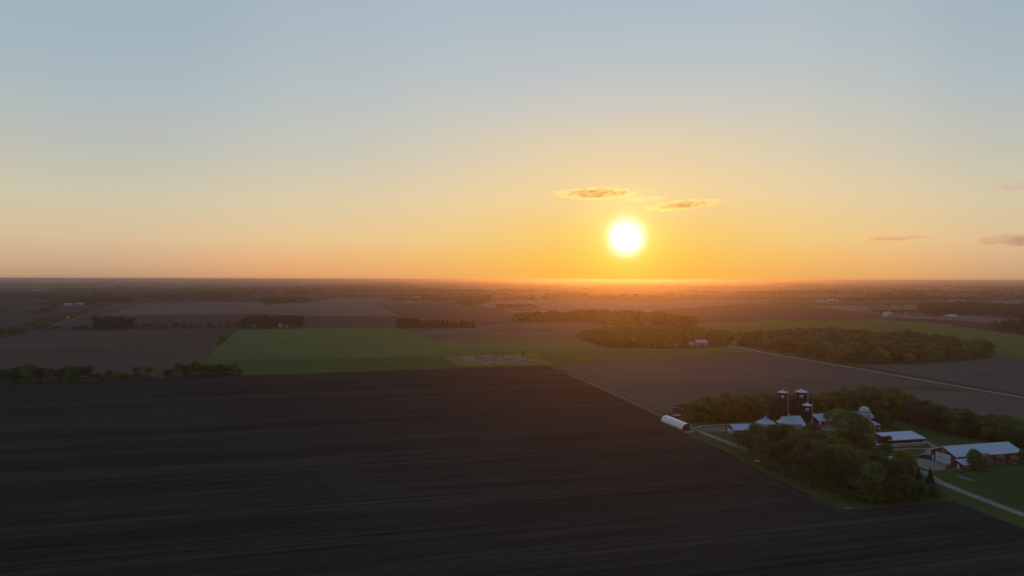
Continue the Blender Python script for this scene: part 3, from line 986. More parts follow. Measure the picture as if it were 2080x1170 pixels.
# ------------------------------------------------------------------ vehicles
def vehicle(label, cat, name, loc, rz, paint, pickup):
    v = thing(name, label, cat, loc, rz)
    Lc, Wc = (5.6, 1.95) if pickup else (4.6, 1.85)
    h = Lc / 2
    body = MB()
    if pickup:
        prof = [(-h, .45), (h, .45), (h, .85), (h - .15, 1.05), (1.05, 1.12), (-h, 1.12)]
    else:
        prof = [(-h, .4), (h, .4), (h, .75), (h - .3, .92), (1.0, 1.0), (-h + .35, 1.05), (-h, .9)]
    body.prism(prof, 'y', -Wc / 2, Wc / 2)
    body.build('body', paint, v)
    cb = MB()
    if pickup:
        cp = [(1.1, 1.125), (.55, 1.78), (-.75, 1.82), (-.95, 1.125)]
    else:
        cp = [(1.0, 1.02), (.3, 1.46), (-1.2, 1.48), (-1.95, 1.06)]
    cb.prism(cp, 'y', -Wc / 2 + .12, Wc / 2 - .12)
    cabin = cb.build('cabin', paint, v)
    gl = MB()
    (ax, az_), (bx, bz), (cx_, cz), (dx, dz) = cp
    ins = .12
    for sgn in (-1, 1):
        yy = sgn * (Wc / 2 - .118)
        gl = MB()
        gl.add([(ax - .35, yy, az_ + .1), (bx - .08, yy, bz - .12), (cx_ + .1, yy, cz - .12), (dx + .25, yy, dz + .1)], [(0, 1, 2, 3) if sgn > 0 else (3, 2, 1, 0)])
        gl.build('window', M['glass'], cabin)
    gl = MB()
    nx = .01
    gl.add([(ax + nx, -Wc / 2 + .22, az_ + .06), (ax + nx, Wc / 2 - .22, az_ + .06), (bx + nx + .05, Wc / 2 - .25, bz - .06), (bx + nx + .05, -Wc / 2 + .25, bz - .06)], [(0, 1, 2, 3)])
    gl.build('windscreen', M['glass'], cabin)
    if pickup:
        mb = MB()
        mb.box(-h + .1, -1.05, -Wc / 2 + .12, Wc / 2 - .12, 1.122, 1.13)
        mb.build('cargo_bed', M['dark'], v)
    for sx in (-h + .95, h - 1.0):
        for sgn in (-1, 1):
            wh = MB().tube((sx, sgn * (Wc / 2 - .2), .36), (sx, sgn * (Wc / 2 + .03), .36), .36, .36, 16).build('wheel', M['tyre'], v)
            MB().tube((sx, sgn * (Wc / 2 + .031), .36), (sx, sgn * (Wc / 2 + .05), .36), .2, .18, 12).build('rim', M['rim'], wh)
    for sgn in (-1, 1):
        MB().box(h - .001, h + .03, sgn * .72 - .15, sgn * .72 + .15, .68, .82).build('headlight', M['cap_white'], v)
    MB().box(h, h + .08, -.85, .85, .42, .58).build('bumper', M['rim'], v)
    return v


x, y = G(1877.5, 931.5)
vehicle('black pickup truck parked on the gravel yard', 'pickup truck', 'pickup_truck', (x, y, .11), rad(140), M['paint_black'], True)
x, y = G(1889.5, 930.5)
vehicle('dark low car parked nose to the red barn corner', 'car', 'parked_car', (x, y, .11), rad(78), M['paint_black'], False)
x, y = G(1889, 926.5)
pt = thing('propane_tank', 'white fuel tank on legs behind the red barn corner', 'fuel tank', (x, y, .08), YAW)
prof = [(0, -1.6), (.35, -1.5), (.55, -1.2), (.55, 1.2), (.35, 1.5), (0, 1.6)]
mb = MB().lathe(prof, 18)
mb.v = [(q[2], q[0], q[1] + .95) for q in mb.v]
mb.build('tank_shell', M['paint_white'], pt, True)
for sx in (-.9, .9):
    MB().box(sx - .1, sx + .1, -.35, .35, 0, .5).build('leg', M['concrete'], pt)

x, y = G(1949, 959)
tc = thing('old_tractor', 'tan old tractor left on the lawn before the low lean-to', 'tractor', (x, y, .1), rad(150))
MB().box(-.2, 1.9, -.32, .32, .75, 1.35).build('hood', M['machine'], tc)
MB().box(-1.2, -.2, -.45, .45, .6, 1.0).build('rear_axle_housing', M['machine_red'], tc)
MB().box(-1.0, -.5, -.28, .28, 1.0, 1.15).box(-1.05, -.95, -.28, .28, 1.15, 1.55).build('seat', M['dark'], tc)
MB().tube((-.3, 0, 1.3), (-.55, 0, 1.6), .03, .03, 6).build('steering_column', M['rim'], tc)
MB().tube((1.1, .1, 1.35), (1.1, .1, 2.0), .05, .05, 8).build('exhaust', M['rim'], tc)
for sx, rw, ww in ((-.75, .72, .38), (1.55, .42, .2)):
    for sgn in (-1, 1):
        wh = MB().tube((sx, sgn * .55, rw), (sx, sgn * (.55 + ww), rw), rw, rw, 18).build('wheel', M['tyre'], tc)
        MB().tube((sx, sgn * (.551 + ww), rw), (sx, sgn * (.58 + ww), rw), rw * .55, rw * .5, 12).build('rim', M['machine'], wh)

# machinery laid up along the grove edge
rnd = random.Random(5)
impl = thing('field_implement', 'x', 'farm implement', (0, 0, 0), 0, 'old implements parked along the grove edge')
MB().box(-1.6, 1.6, -.08, .08, .55, .75).box(-1.6, 1.6, -.9, -.76, .55, .7).box(-.1, .1, -.9, 1.6, .56, .7).build('frame', M['machine_red'], impl)
mb = MB()
for k in range(7):
    mb.tube((-1.5 + k * .5, -.05, .6), (-1.5 + k * .5, -.5, .05), .05, .03, 5)
mb.build('tines', M['rim'], impl)
for sx in (-1.2, 1.2):
    MB().tube((sx, .3, .35), (sx + .2, .3, .35), .35, .35, 12).build('wheel', M['tyre'], impl)
spots = [(1556, 951.5), (1563, 953.5), (1571, 956), (1578, 957.5), (1587, 963), (1596, 967), (1605, 969), (1616, 972), (1625, 976), (1641, 981)]
for i, (px, py) in enumerate(spots):
    oo = impl if i == 0 else copy_tree(impl)
    x, y = G(px, py)
    oo.location = (x, y, .07)
    oo.rotation_euler = (0, 0, rnd.uniform(0, 3.1))
    k = rnd.uniform(.7, 1.15)
    oo.scale = (k, k, k)
    oo['label'] = '%s dark rusty implement from the concrete slab along the grove edge' % NTH[i]


# ------------------------------------------------------------------ distant farm buildings
def far_barn(label, px, py, wpx, L_m=None, W=12, ze=4, zr=7, wall='far_wall', yaw=YAW, cat='barn'):
    x, y = G(px, py)
    L = wpx * y / F
    root = thing('distant_barn', label, cat, (x - L / 2 * math.cos(yaw), y - L / 2 * math.sin(yaw), .15), yaw, 'small far farm buildings')
    w_ = MB()
    w_.prism([(0, 0), (W, 0), (W, ze), (W / 2, zr), (0, ze)], 'x', 0, L)
    w_.build('wall', M[wall], root)
    r_ = MB()
    s_ = (zr - ze) / (W / 2)
    r_.prism([(-.5, ze + .1 - .5 * s_), (W / 2, zr + .1), (W / 2, zr + .35), (-.5, ze + .35 - .5 * s_)], 'x', -.5, L + .5)
    r_.prism([(W / 2, zr + .1), (W + .5, ze + .1 - .5 * s_), (W + .5, ze + .35 - .5 * s_), (W / 2, zr + .35)], 'x', -.5, L + .5)
    r_.build('roof', M['far_roof'], root)
    if L > 8:
        MB().box(L * .35, L * .5, -.12, -.01, .05, ze * .75).build('door', M['dark'], root)
    return root


far_barn('white shed with pale hipped look at edge of centre wood', 1427, 703, 24, W=11, ze=4.0, zr=7)
far_barn('low grey shed nearest the white shed at centre wood', 1406, 703, 11, W=7, ze=2.6, zr=4.2, wall='concrete')
far_barn('pale house with gable deep in the centre wood edge', 1366, 701, 11, W=9, ze=5.5, zr=9, wall='siding', yaw=YAW + 1.57, cat='house')
far_barn('white wing next to the pale house at centre wood', 1374, 702, 7, W=8, ze=4, zr=6.5, wall='siding', cat='house')
far_barn('little pale house under trees by the second wood', 1315, 661, 8, W=9, ze=5, zr=8.5, wall='siding', cat='house')
far_barn('pale shed under the roadside trees of the oval wood', 1494, 701, 7, W=6, ze=2.6, zr=4.5, wall='concrete', cat='shed')
far_barn('lone long white barn in the ochre field', 846, 607.5, 20, W=16, ze=6, zr=9)
far_barn('white barn at the west end of the tree clump by green crop', 504, 666, 8, W=10, ze=4.5, zr=8, cat='barn')
far_barn('second white barn beside the first under the tree clump', 515, 666, 6, W=9, ze=4.5, zr=8)
far_barn('white house under the clump facing green crop', 570, 665.5, 8, W=8, ze=3.5, zr=6, cat='house')
far_barn('tiny white shed at the clump end near green crop', 582, 666.5, 3, W=5, ze=3, zr=4.5)
far_barn('white arched shed right of the distant tree mass', 1937, 648, 26, W=18, ze=5, zr=8.5)
far_barn('grey farm shed among bare trees below the dusky field', 1806, 641, 14, W=12, ze=5, zr=8, wall='concrete')
far_barn('white gabled house before the grey farm shed', 1802, 643, 6, W=9, ze=5.5, zr=9, wall='siding', cat='house')
far_barn('low pale sheds east of the grey farm shed', 1850, 640, 16, W=12, ze=3.5, zr=5.5, wall='concrete', cat='shed')
far_barn('tan shed west of the distant white farm', 1670, 615, 11, W=16, ze=5, zr=8, wall='concrete', cat='shed')
far_barn('distant white farm barn with bright roof', 1690, 616, 14, W=22, ze=9, zr=14)
far_barn('low pale shed east of the distant white farm', 1702, 614, 7, W=14, ze=5, zr=8)
far_barn('bright glinting barn in the orange haze below sun', 1266, 596, 9, W=24, ze=8, zr=12)
far_barn('long pale barn beside the glinting one in haze', 1284, 596, 22, W=20, ze=5, zr=7)
far_barn('small white farm in the rust field under glow', 1066, 623, 12, W=14, ze=5, zr=8)
far_barn('white house beside the far lane in rust field', 933, 620, 5, W=10, ze=5, zr=8, wall='siding', cat='house')
far_barn('pale roofs at the far left wood farm', 138, 622, 14, W=14, ze=5, zr=8)
far_barn('blue-white roofed barn of the far left wood farm', 161, 621, 13, W=14, ze=5, zr=8)
far_barn('pale shed beside the diagonal road', 133, 648, 6, W=9, ze=4, zr=6, wall='concrete', cat='shed')
far_barn('distant tan roofs above the slate field', 84, 596, 14, W=24, ze=6, zr=9, wall='concrete')
far_barn('speck of a white barn near the left horizon', 93, 571.5, 4, W=40, ze=12, zr=20)
far_barn('white barn far off above the eastern tree mass', 1974, 613, 6, W=14, ze=6, zr=10)
far_barn('white speck barn on the eastern horizon', 2066, 576.5, 5, W=40, ze=10, zr=18)
far_barn('pale barn on the horizon left of the sun', 838, 575, 6, W=40, ze=10, zr=18)
far_barn('bright barn speck east of the sun near horizon', 1585, 575, 4, W=40, ze=10, zr=18)
far_barn('tan barn speck below the eastern horizon', 1772, 580, 5, W=34, ze=8, zr=14)


# ------------------------------------------------------------------ trees
def crown_arrays(seed, n, leaf_s, lobes=11, z0=.14, squash=1.0, sparse=0.0, conifer=False):
    r = np.random.default_rng(seed)
    if conifer:
        tt = r.random(n) ** .75
        z = 1 - tt * (1 - z0)
        tier = .5 + .5 * np.abs(np.sin(z * 30 + r.random(n) * .6))
        rad_ = .5 * tt ** .85 * (.62 + .38 * tier) * np.sqrt(r.uniform(.45, 1.0, n))
        a = r.random(n) * 2 * np.pi
        ctr = np.stack([rad_ * np.cos(a), rad_ * np.sin(a), z - rad_ * .22], 1)
        nrm = np.stack([np.cos(a), np.sin(a), r.uniform(.2, 1.2, n)], 1)
    else:
        lc, lr = [], []
        for k in range(lobes):
            a = 2 * np.pi * (k * .618 + r.uniform(-.1, .1))
            zz = r.uniform(.33, .80) if k > 2 else r.uniform(.68, .80)
            q = math.sqrt(max(.05, 1 - ((zz - .5) / .55) ** 2))
            d = r.uniform(.13, .30) * q if k > 2 else r.uniform(0, .12)
            lc.append((d * np.cos(a), d * np.sin(a), zz))
            lr.append(r.uniform(.15, .24))
        lc, lr = np.array(lc), np.array(lr)
        pick = r.choice(lobes, n, p=lr ** 2 / (lr ** 2).sum())
        dv = r.normal(size=(n, 3))
        dv /= np.linalg.norm(dv, axis=1)[:, None]
        dv[:, 2] = np.where(dv[:, 2] < -.35, -dv[:, 2], dv[:, 2])
        rr_ = lr[pick] * np.where(r.random(n) < .72, r.uniform(.86, 1.10, n), r.uniform(.3, .9, n))
        ctr = lc[pick] + dv * rr_[:, None] * np.array([1.05, 1.05, .95 * squash])
        ctr[:, 2] = np.clip(ctr[:, 2], z0, 1.0)
        # a skirt of low branches
        low = r.random(n) < .10
        a = r.random(n) * 2 * np.pi
        rl = .42 * np.sqrt(r.random(n))
        ctr[low] = np.stack([rl * np.cos(a), rl * np.sin(a), r.uniform(z0, .42, n)], 1)[low]
        nrm = dv
    nrm = nrm + r.normal(size=(n, 3)) * .42
    nrm /= np.linalg.norm(nrm, axis=1)[:, None]
    t1 = np.cross(nrm, r.normal(size=(n, 3)))
    t1 /= np.linalg.norm(t1, axis=1)[:, None]
    t2 = np.cross(nrm, t1)
    s_ = leaf_s * r.uniform(.55, 1.35, n)[:, None]
    asp = r.uniform(.6, 1.0, n)[:, None]
    bend = nrm * s_ * r.uniform(-.3, .3, n)[:, None]
    vv = np.stack([ctr - t1 * s_, ctr - t2 * s_ * asp + bend, ctr + t1 * s_, ctr + t2 * s_ * asp + bend], 1)
    return vv.reshape(-1, 3)


def quads_mesh(name, vv, mats):
    n = len(vv) // 4
    me = bpy.data.meshes.new(name)
    me.vertices.add(n * 4)
    me.vertices.foreach_set('co', np.ascontiguousarray(vv, dtype=np.float32).ravel())
    me.loops.add(n * 4)
    me.loops.foreach_set('vertex_index', np.arange(n * 4, dtype=np.int32))
    me.polygons.add(n)
    me.polygons.foreach_set('loop_start', np.arange(0, n * 4, 4, dtype=np.int32))
    try:
        me.polygons.foreach_set('loop_total', np.full(n, 4, dtype=np.int32))
    except Exception:
        pass
    for mm in mats:
        me.materials.append(mm)
    me.update(calc_edges=True)
    return me


def trunk_mesh(seed, conifer=False):
    r = random.Random(seed)
    mb = MB()
    if conifer:
        mb.tube((0, 0, 0), (0, 0, .9), .03, .006, 7)
    else:
        pts = [(0, 0, 0), (r.uniform(-.015, .015), r.uniform(-.015, .015), .16), (r.uniform(-.03, .03), r.uniform(-.03, .03), .34), (r.uniform(-.04, .04), r.uniform(-.04, .04), .62), (0, 0, .85)]
        rr_ = [.038, .028, .022, .013, .005]
        for k in range(4):
            mb.tube(pts[k], pts[k + 1], rr_[k], rr_[k + 1], 7)
        for k in range(9):
            a = 2.4 * k + r.uniform(-.3, .3)
            z = .2 + .05 * k
            l_ = r.uniform(.22, .38) * (1 - z * .4)
            q = (pts[1][0] * .5 + l_ * math.cos(a), l_ * math.sin(a), min(.9, z + r.uniform(.12, .26)))
            mb.tube((0, 0, z), q, .013, .004, 5)
    return mb.mesh('trunk', [M['bark']])


VAR = {}


def variants(kind, mat_key, count, n, ls, **kw):
    VAR[kind] = [(quads_mesh('crown', crown_arrays(hash_(kind) + i, n, ls, **kw), [M[mat_key]]), trunk_mesh(hash_(kind) + i, kw.get('conifer', False))) for i in range(count)]


def hash_(s):
    return sum((i + 3) * ord(ch) for i, ch in enumerate(s)) % 9973


variants('dark', 'leaf_dark', 4, 9500, .021, lobes=13)
variants('mid', 'leaf_mid', 4, 9500, .021, lobes=12)
variants('gold', 'leaf_gold', 3, 8500, .021, lobes=12)
variants('bare', 'leaf_bare', 3, 5200, .016, lobes=12)
variants('pink', 'leaf_pink', 2, 1600, .034, lobes=9)
variants('conifer', 'needle', 3, 7000, .024, conifer=True, z0=.06)
variants('shrub', 'leaf_mid', 2, 1800, .045, lobes=9, z0=.02)
TR = random.Random(21)


def tree(kind, x, y, h, w, label, group, name='tree', cat='tree'):
    cm, tm = VAR[kind][TR.randrange(len(VAR[kind]))]
    root = thing(name, label, cat, (x, y, 0), TR.uniform(0, 6.28), group)
    root.scale = (w, w, h)
    for nm, me in (('crown', cm), ('trunk', tm)):
        o_ = bpy.data.objects.new(nm, me)
        COL.objects.link(o_)
        o_.parent = root
    return root


def tree_px(kind, px, py, hpx, wpx, label, group, name='tree', cat='tree'):
    x, y = G(px, py)
    if group.startswith('trees in the grove'):
        hpx *= TR.uniform(.80, 1.06)
        wpx *= TR.uniform(.80, 1.12)
    return tree(kind, x, y, hpx * y / F * 1.03, wpx * y / F, label, group, name, cat)


# grove south of the farmstead
front = [('bare', 1500, 908, 40, 34), ('bare', 1522, 925, 52, 42), ('bare', 1545, 939, 62, 48), ('bare', 1570, 950, 66, 50), ('dark', 1598, 961, 70, 52), ('bare', 1624, 971, 74, 52),
         ('dark', 1650, 983, 80, 56), ('dark', 1678, 994, 84, 58), ('dark', 1706, 1004, 86, 60), ('dark', 1736, 1014, 62, 50), ('mid', 1768, 1019, 80, 84), ('dark', 1808, 1020, 60, 56),
         ('dark', 1838, 1018, 58, 46), ('dark', 1866, 1016, 54, 44), ('bare', 1893, 1012, 34, 34)]
for i, (k, px, py, hp, wp) in enumerate(front):
    tree_px(k, px, py, hp, wp, '%s tree in the grove row along the soil, counted from the small red shed' % NTH[i], 'trees in the grove south of the farm')
second = [('bare', 1512, 898, 30, 34), ('mid', 1536, 909, 46, 44), ('bare', 1560, 918, 52, 46), ('dark', 1585, 925, 56, 46), ('bare', 1612, 935, 60, 50), ('bare', 1640, 945, 64, 52), ('mid', 1668, 955, 66, 54),
          ('mid', 1702, 970, 64, 62), ('mid', 1742, 985, 72, 66), ('dark', 1790, 1000, 70, 60), ('dark', 1825, 998, 62, 52)]
for i, (k, px, py, hp, wp) in enumerate(second):
    tree_px(k, px, py, hp, wp, '%s tree in the grove second row, counted from the small red shed' % NTH[i], 'trees in the grove south of the farm')
third = [('bare', 1556, 898, 36, 34), ('dark', 1580, 903, 42, 40), ('mid', 1602, 908, 46, 44), ('mid', 1632, 915, 46, 46), ('mid', 1660, 918, 48, 48), ('mid', 1690, 930, 46, 50), ('mid', 1715, 944, 54, 52), ('mid', 1750, 958, 52, 54),
         ('dark', 1790, 975, 48, 44), ('dark', 1820, 975, 44, 40)]
for i, (k, px, py, hp, wp) in enumerate(third):
    tree_px(k, px, py, hp, wp, '%s tree in the grove third row, counted from the grain bins' % NTH[i], 'trees in the grove south of the farm')
gg = 'single trees about the farm buildings'
tree_px('mid', 1728, 926, 90, 98, 'biggest round tree towering over the grove before the dairy barn', gg)
tree_px('gold', 1760, 930, 44, 38, 'golden edged tree leaning beside the biggest grove tree', gg)
tree_px('gold', 1600, 892, 30, 36, 'bright green small tree just before the larger grain bin', gg)
tree_px('bare', 1652, 893, 34, 44, 'pale budding tree below the shortest dark silo', gg)
tree_px('gold', 1838, 962, 46, 54, 'golden yellow tree at edge of the gravel yard', gg)
tree_px('bare', 1846, 972, 40, 44, 'grey budding tree under the golden yellow tree', gg)
tree_px('mid', 1798, 940, 40, 34, 'olive tree standing in front of the cattle shed door', gg)
tree_px('dark', 1801, 908, 22, 24, 'small bushy tree against the cattle shed wall', gg)
tree_px('mid', 1786, 957, 40, 40, 'leafy tree standing between the hidden house and cattle shed', gg)
tree_px('dark', 1762, 952, 46, 44, 'dark round tree in front of the hidden white house', gg)
tree_px('mid', 1818, 966, 34, 36, 'green tree in front of the small white garage', gg)
tree_px('conifer', 1774, 962, 44, 26, 'black conifer beside the hidden white house', gg, 'conifer_tree', 'conifer')
tree_px('conifer', 1866, 988, 38, 26, 'pointed dark conifer farther from the driveway', gg, 'conifer_tree', 'conifer')
tree_px('conifer', 1889, 1004, 52, 32, 'pointed dark conifer nearest the driveway start', gg, 'conifer_tree', 'conifer')
tree_px('conifer', 1850, 996, 46, 34, 'broad dark conifer behind the pair of pointed ones', gg, 'conifer_tree', 'conifer')
tree_px('dark', 1796, 868, 32, 42, 'rounded dark tree behind the open shelter', gg)
tree_px('bare', 1681, 862, 30, 22, 'thin bare tree before the dairy barn wall', gg)
tree_px('bare', 1737, 860, 26, 20, 'thin grey tree beside the domed silo', gg)
tree_px('mid', 1982, 955, 40, 38, 'round green shrub tree by the low lean-to roof', gg)
tree_px('pink', 2005, 949, 28, 24, 'small pinkish blossom tree next to the round shrub tree', gg)
tree_px('pink', 2033, 947, 24, 20, 'upright pinkish blossom tree midway along the big barn', gg)
tree_px('pink', 2057, 945, 20, 22, 'low blossom tree near the far corner of big barn', gg)
tree_px('mid', 2080, 944, 30, 24, 'green tree at the far corner of big barn', gg)
tree_px('shrub', 1391, 846, 12, 14, 'leafy shrub before the round tank', gg, 'shrub', 'shrub')
tree_px('shrub', 1351, 842, 5, 6, 'dark shrub behind the hoop shed', gg, 'shrub', 'shrub')
tree_px('shrub', 1905, 1008, 20, 26, 'low shrub at the grove end by the driveway', gg, 'shrub', 'shrub')
tree_px('gold', 1063, 727, 14, 8, 'lone slim tree in the reed patch', gg)
tree_px('shrub', 1021, 725.5, 5, 10, 'dark round shrub in the reed patch', gg, 'shrub', 'shrub')
tree_px('gold', 452, 697, 17, 22, 'olive tree on the edge between brown soil and green crop', gg)
tree_px('shrub', 445, 702, 10, 12, 'shrub below the olive tree at the green crop edge', gg, 'shrub', 'shrub')

# windbreak behind the farmstead
prof_top = [(1395, 813), (1420, 806), (1460, 802), (1500, 799), (1535, 803), (1560, 800), (1600, 797), (1650, 797), (1690, 795), (1720, 788), (1745, 782), (1790, 790), (1835, 792), (1850, 803), (1880, 814), (1900, 816), (1925, 824), (1960, 832), (1985, 843), (2010, 846), (2040, 845), (2065, 850), (2080, 856), (2140, 872)]
prof_base = [(1395, 857), (1535, 857), (1600, 850), (1700, 845), (1780, 845), (1820, 850), (1860, 862), (1900, 873), (1950, 885), (2000, 893), (2080, 908), (2140, 920)]


def interp(pr, x):
    for (a, b_), (c_, d_) in zip(pr, pr[1:]):
        if a <= x <= c_:
            return b_ + (d_ - b_) * (x - a) / (c_ - a)
    return pr[-1][1]


for row in (0, 1, 2):
    px = 1402 + row * 9
    i = 0
    while px < 2100:
        top = interp(prof_top, px) + (6 if row == 0 else 0.5) + TR.uniform(-4, 6)
        pb = interp(prof_base, px) - row * 6.5
        x, y = G(px, pb)
        h = (pb - top) * y / F * 1.03
        gold = px < 1545 or 1655 < px < 1840 or px > 1990
        k = TR.choice(['gold', 'mid', 'mid'] if gold else ['dark', 'dark', 'mid', 'bare'])
        if px > 1835 and k == 'gold':
            k = 'mid'
        w = TR.uniform(8.5, 12.5)
        tree(k, x, y, h, w, '%s tree in the %s row of the windbreak, counted from the round tank' % (NTH[i], ('front', 'middle', 'back')[row]), 'trees of the windbreak behind the farm')
        i += 1
        px += TR.uniform(19, 28) if row < 2 else TR.uniform(30, 40)

# hedgerow at the left, between the two tilled fields
hedge = [('dark', 3, 29, 34), ('bare', 20, 30, 34), ('dark', 38, 34, 34), ('mid', 60, 38, 36), ('dark', 82, 31, 28), ('bare', 103, 29, 34), ('dark', 123, 28, 26), ('mid', 141, 30, 28), ('dark', 160, 30, 28), ('dark', 178, 28, 26),
         ('dark', 199, 14, 16), ('mid', 222, 20, 18), ('mid', 243, 17, 20), ('dark', 259, 10, 16), ('mid', 277, 24, 20), ('gold', 301, 26, 24), ('dark', 342, 16, 22), ('bare', 361, 30, 26), ('dark', 379, 24, 24), ('mid', 396, 31, 26), ('dark', 413, 24, 24),
         ('dark', 429, 23, 22), ('dark', 444, 23, 22), ('dark', 459, 21, 22), ('mid', 474, 23, 20), ('dark', 486, 14, 12)]
for i, (k, px, hp, wp) in enumerate(hedge):
    py = 780 - 18 * px / 490 - 1.0
    x, y = G(px, py)
    tree(k, x, y, hp * y / F * 1.04, wp * y / F * 1.12, '%s tree from the green crop end of the hedgerow across the black soil' % NTH[len(hedge) - 1 - i], 'trees of the hedgerow at the left')
low = [12, 30, 50, 72, 93, 113, 133, 151, 170, 208, 232, 250, 268, 290, 352, 370, 388, 405, 421, 437, 452, 467]
for i, px in enumerate(low):
    py = 780 - 18 * px / 490 + .4
    x, y = G(px, py)
    tree('shrub', x, y, TR.uniform(3.2, 5), TR.uniform(6, 9), '%s low shrub at the foot of the hedgerow, from the green crop end' % NTH[len(low) - 1 - i], 'low shrubs under the hedgerow', 'shrub', 'shrub')

# oval wood beyond the gravel road: single-mesh trees, each a dozen pixels
MID = []
for i, mk in enumerate(['leaf_mid', 'leaf_mid', 'leaf_dark', 'leaf_gold', 'leaf_bare', 'wood_gold']):
    vv = crown_arrays(300 + i, 900, .055, lobes=10, z0=.10)
    me = quads_mesh('tree', vv, [M[mk]])
    MID.append(me)


def inside(p_, poly):
    x, y = p_
    c_ = False
    j = len(poly) - 1
    for i in range(len(poly)):
        if (poly[i][1] > y) != (poly[j][1] > y) and x < (poly[j][0] - poly[i][0]) * (y - poly[i][1]) / (poly[j][1] - poly[i][1]) + poly[i][0]:
            c_ = not c_
        j = i
    return c_


def scatter(poly, sp, rnd, jit=.32):
    us = [Vector(q).dot(U) for q in poly]
    vs_ = [Vector(q).dot(V) for q in poly]
    out = []
    nu, nv = int((max(us) - min(us)) / sp) + 1, int((max(vs_) - min(vs_)) / sp) + 1
    for a in range(nu + 1):
        for b_ in range(nv + 1):
            u = min(us) + (a + (.5 if b_ % 2 else 0) + rnd.uniform(-jit, jit)) * sp
            v = min(vs_) + (b_ + rnd.uniform(-jit, jit)) * sp
            q = U * u + V * v
            if inside(q, poly):
                out.append((a, b_, q))
    return out


oval = GP((1492, 700), (1560, 711), (1610, 716), (1640, 723), (1690, 737), (1745, 740), (1850, 739), (1930, 735), (1995, 727), (2025, 722), (2010, 712), (1900, 697), (1800, 688), (1700, 682), (1600, 685), (1520, 690))
rnd = random.Random(3)
pts = scatter(oval, 14.6, rnd)
cols = {}
for a, b_, q in pts:
    cols.setdefault(a, []).append((b_, q))
i = 0
rest, n_single, KMAX = [], 0, 4
for a in sorted(cols):
    lst = sorted(cols[a], key=lambda e: e[0])
    for k, (b_, q) in enumerate(lst):
        me = MID[rnd.choice([0, 0, 1, 1, 2, 3, 4, 5])]
        hh = rnd.uniform(10, 15)
        ww = rnd.uniform(11.5, 16.5)
        rz = rnd.uniform(0, 6.28)
        if k > 0 and (k >= KMAX):
            rest.append((me, q, hh, ww, rz))
            continue
        n_single += 1
        o_ = bpy.data.objects.new('tree', me)
        COL.objects.link(o_)
        o_.location = (q.x, q.y, 0)
        o_.scale = (ww, ww, hh)
        o_.rotation_euler = (0, 0, rz)
        if k == 0 and i < 40:
            tag(o_, '%s tree on the near edge of the oval wood, counted from its gravel road end' % NTH[i], 'tree', 'trees of the oval wood')
            i += 1
        else:
            tag(o_, 'rounded crown packed inside the oval wood beyond the gravel road', 'tree', 'crowns packed inside the oval wood')
mb_v, mb_m = [], []
for me, q, hh, ww, rz in rest:
    nv = len(me.vertices)
    co = np.empty(nv * 3, dtype=np.float32)
    me.vertices.foreach_get('co', co)
    co = co.reshape(-1, 3)
    c_, s_ = math.cos(rz), math.sin(rz)
    mb_v.append(np.stack([(co[:, 0] * c_ - co[:, 1] * s_) * ww + q.x, (co[:, 0] * s_ + co[:, 1] * c_) * ww + q.y, co[:, 2] * hh], 1))
    mb_m += [MID.index(me)] * (nv // 4)
me = quads_mesh('wood_interior', np.concatenate(mb_v), [x_.materials[0] for x_ in MID])
me.polygons.foreach_set('material_index', np.array(mb_m, dtype=np.int32))
o_ = bpy.data.objects.new('wood_interior', me)
COL.objects.link(o_)
tag(o_, 'far side of the oval wood where crowns merge into one mass', 'wood', kind='stuff')
n_tree = sum(1 for o_ in bpy.data.objects if o_.parent is None and o_.get('category') == 'tree')


# woods farther out that read as one mass: one object each
def wood(name, label, places, mkey, n=70, ls=.10, conifer=False, seed=1):
    rnd = random.Random(seed)
    protos = [crown_arrays(500 + seed + i, n, ls, lobes=8, z0=.02, conifer=conifer) for i in range(5)]
    chunks = []
    for x, y, h, w in places:
        p_ = protos[rnd.randrange(5)]
        a = rnd.uniform(0, 6.28)
        c_, s_ = math.cos(a), math.sin(a)
        q = np.empty_like(p_)
        q[:, 0] = (p_[:, 0] * c_ - p_[:, 1] * s_) * w + x
        q[:, 1] = (p_[:, 0] * s_ + p_[:, 1] * c_) * w + y
        q[:, 2] = p_[:, 2] * h
        chunks.append(q)
    me = quads_mesh(name, np.concatenate(chunks), [M[mkey]])
    o_ = bpy.data.objects.new(name, me)
    COL.objects.link(o_)
    return tag(o_, label, 'wood', kind='stuff')


def poly_places(px_poly, sp, h0, h1, wk=1.25, seed=0):
    rnd = random.Random(seed + 77)
    return [(q.x, q.y, rnd.uniform(h0, h1), sp * rnd.uniform(.95, 1.35) * wk) for a, b_, q in scatter(GP(*px_poly), sp, rnd)]


def line_places(px_pts, sp, h0, h1, w, rows=2, seed=0):
    rnd = random.Random(seed + 99)
    out = []
    P_ = [Vector(q) for q in GP(*px_pts)]
    for a, b_ in zip(P_, P_[1:]):
        L = (b_ - a).length
        n_ = max(1, int(L / sp))
        for k in range(n_):
            for r_ in range(rows):
                q = a + (b_ - a) * ((k + rnd.uniform(-.35, .35)) / n_)
                out.append((q.x + rnd.uniform(-.3, .3) * sp, q.y + r_ * sp * .9 + rnd.uniform(-.3, .3) * sp, rnd.uniform(h0, h1), w * rnd.uniform(.8, 1.25)))
    return out


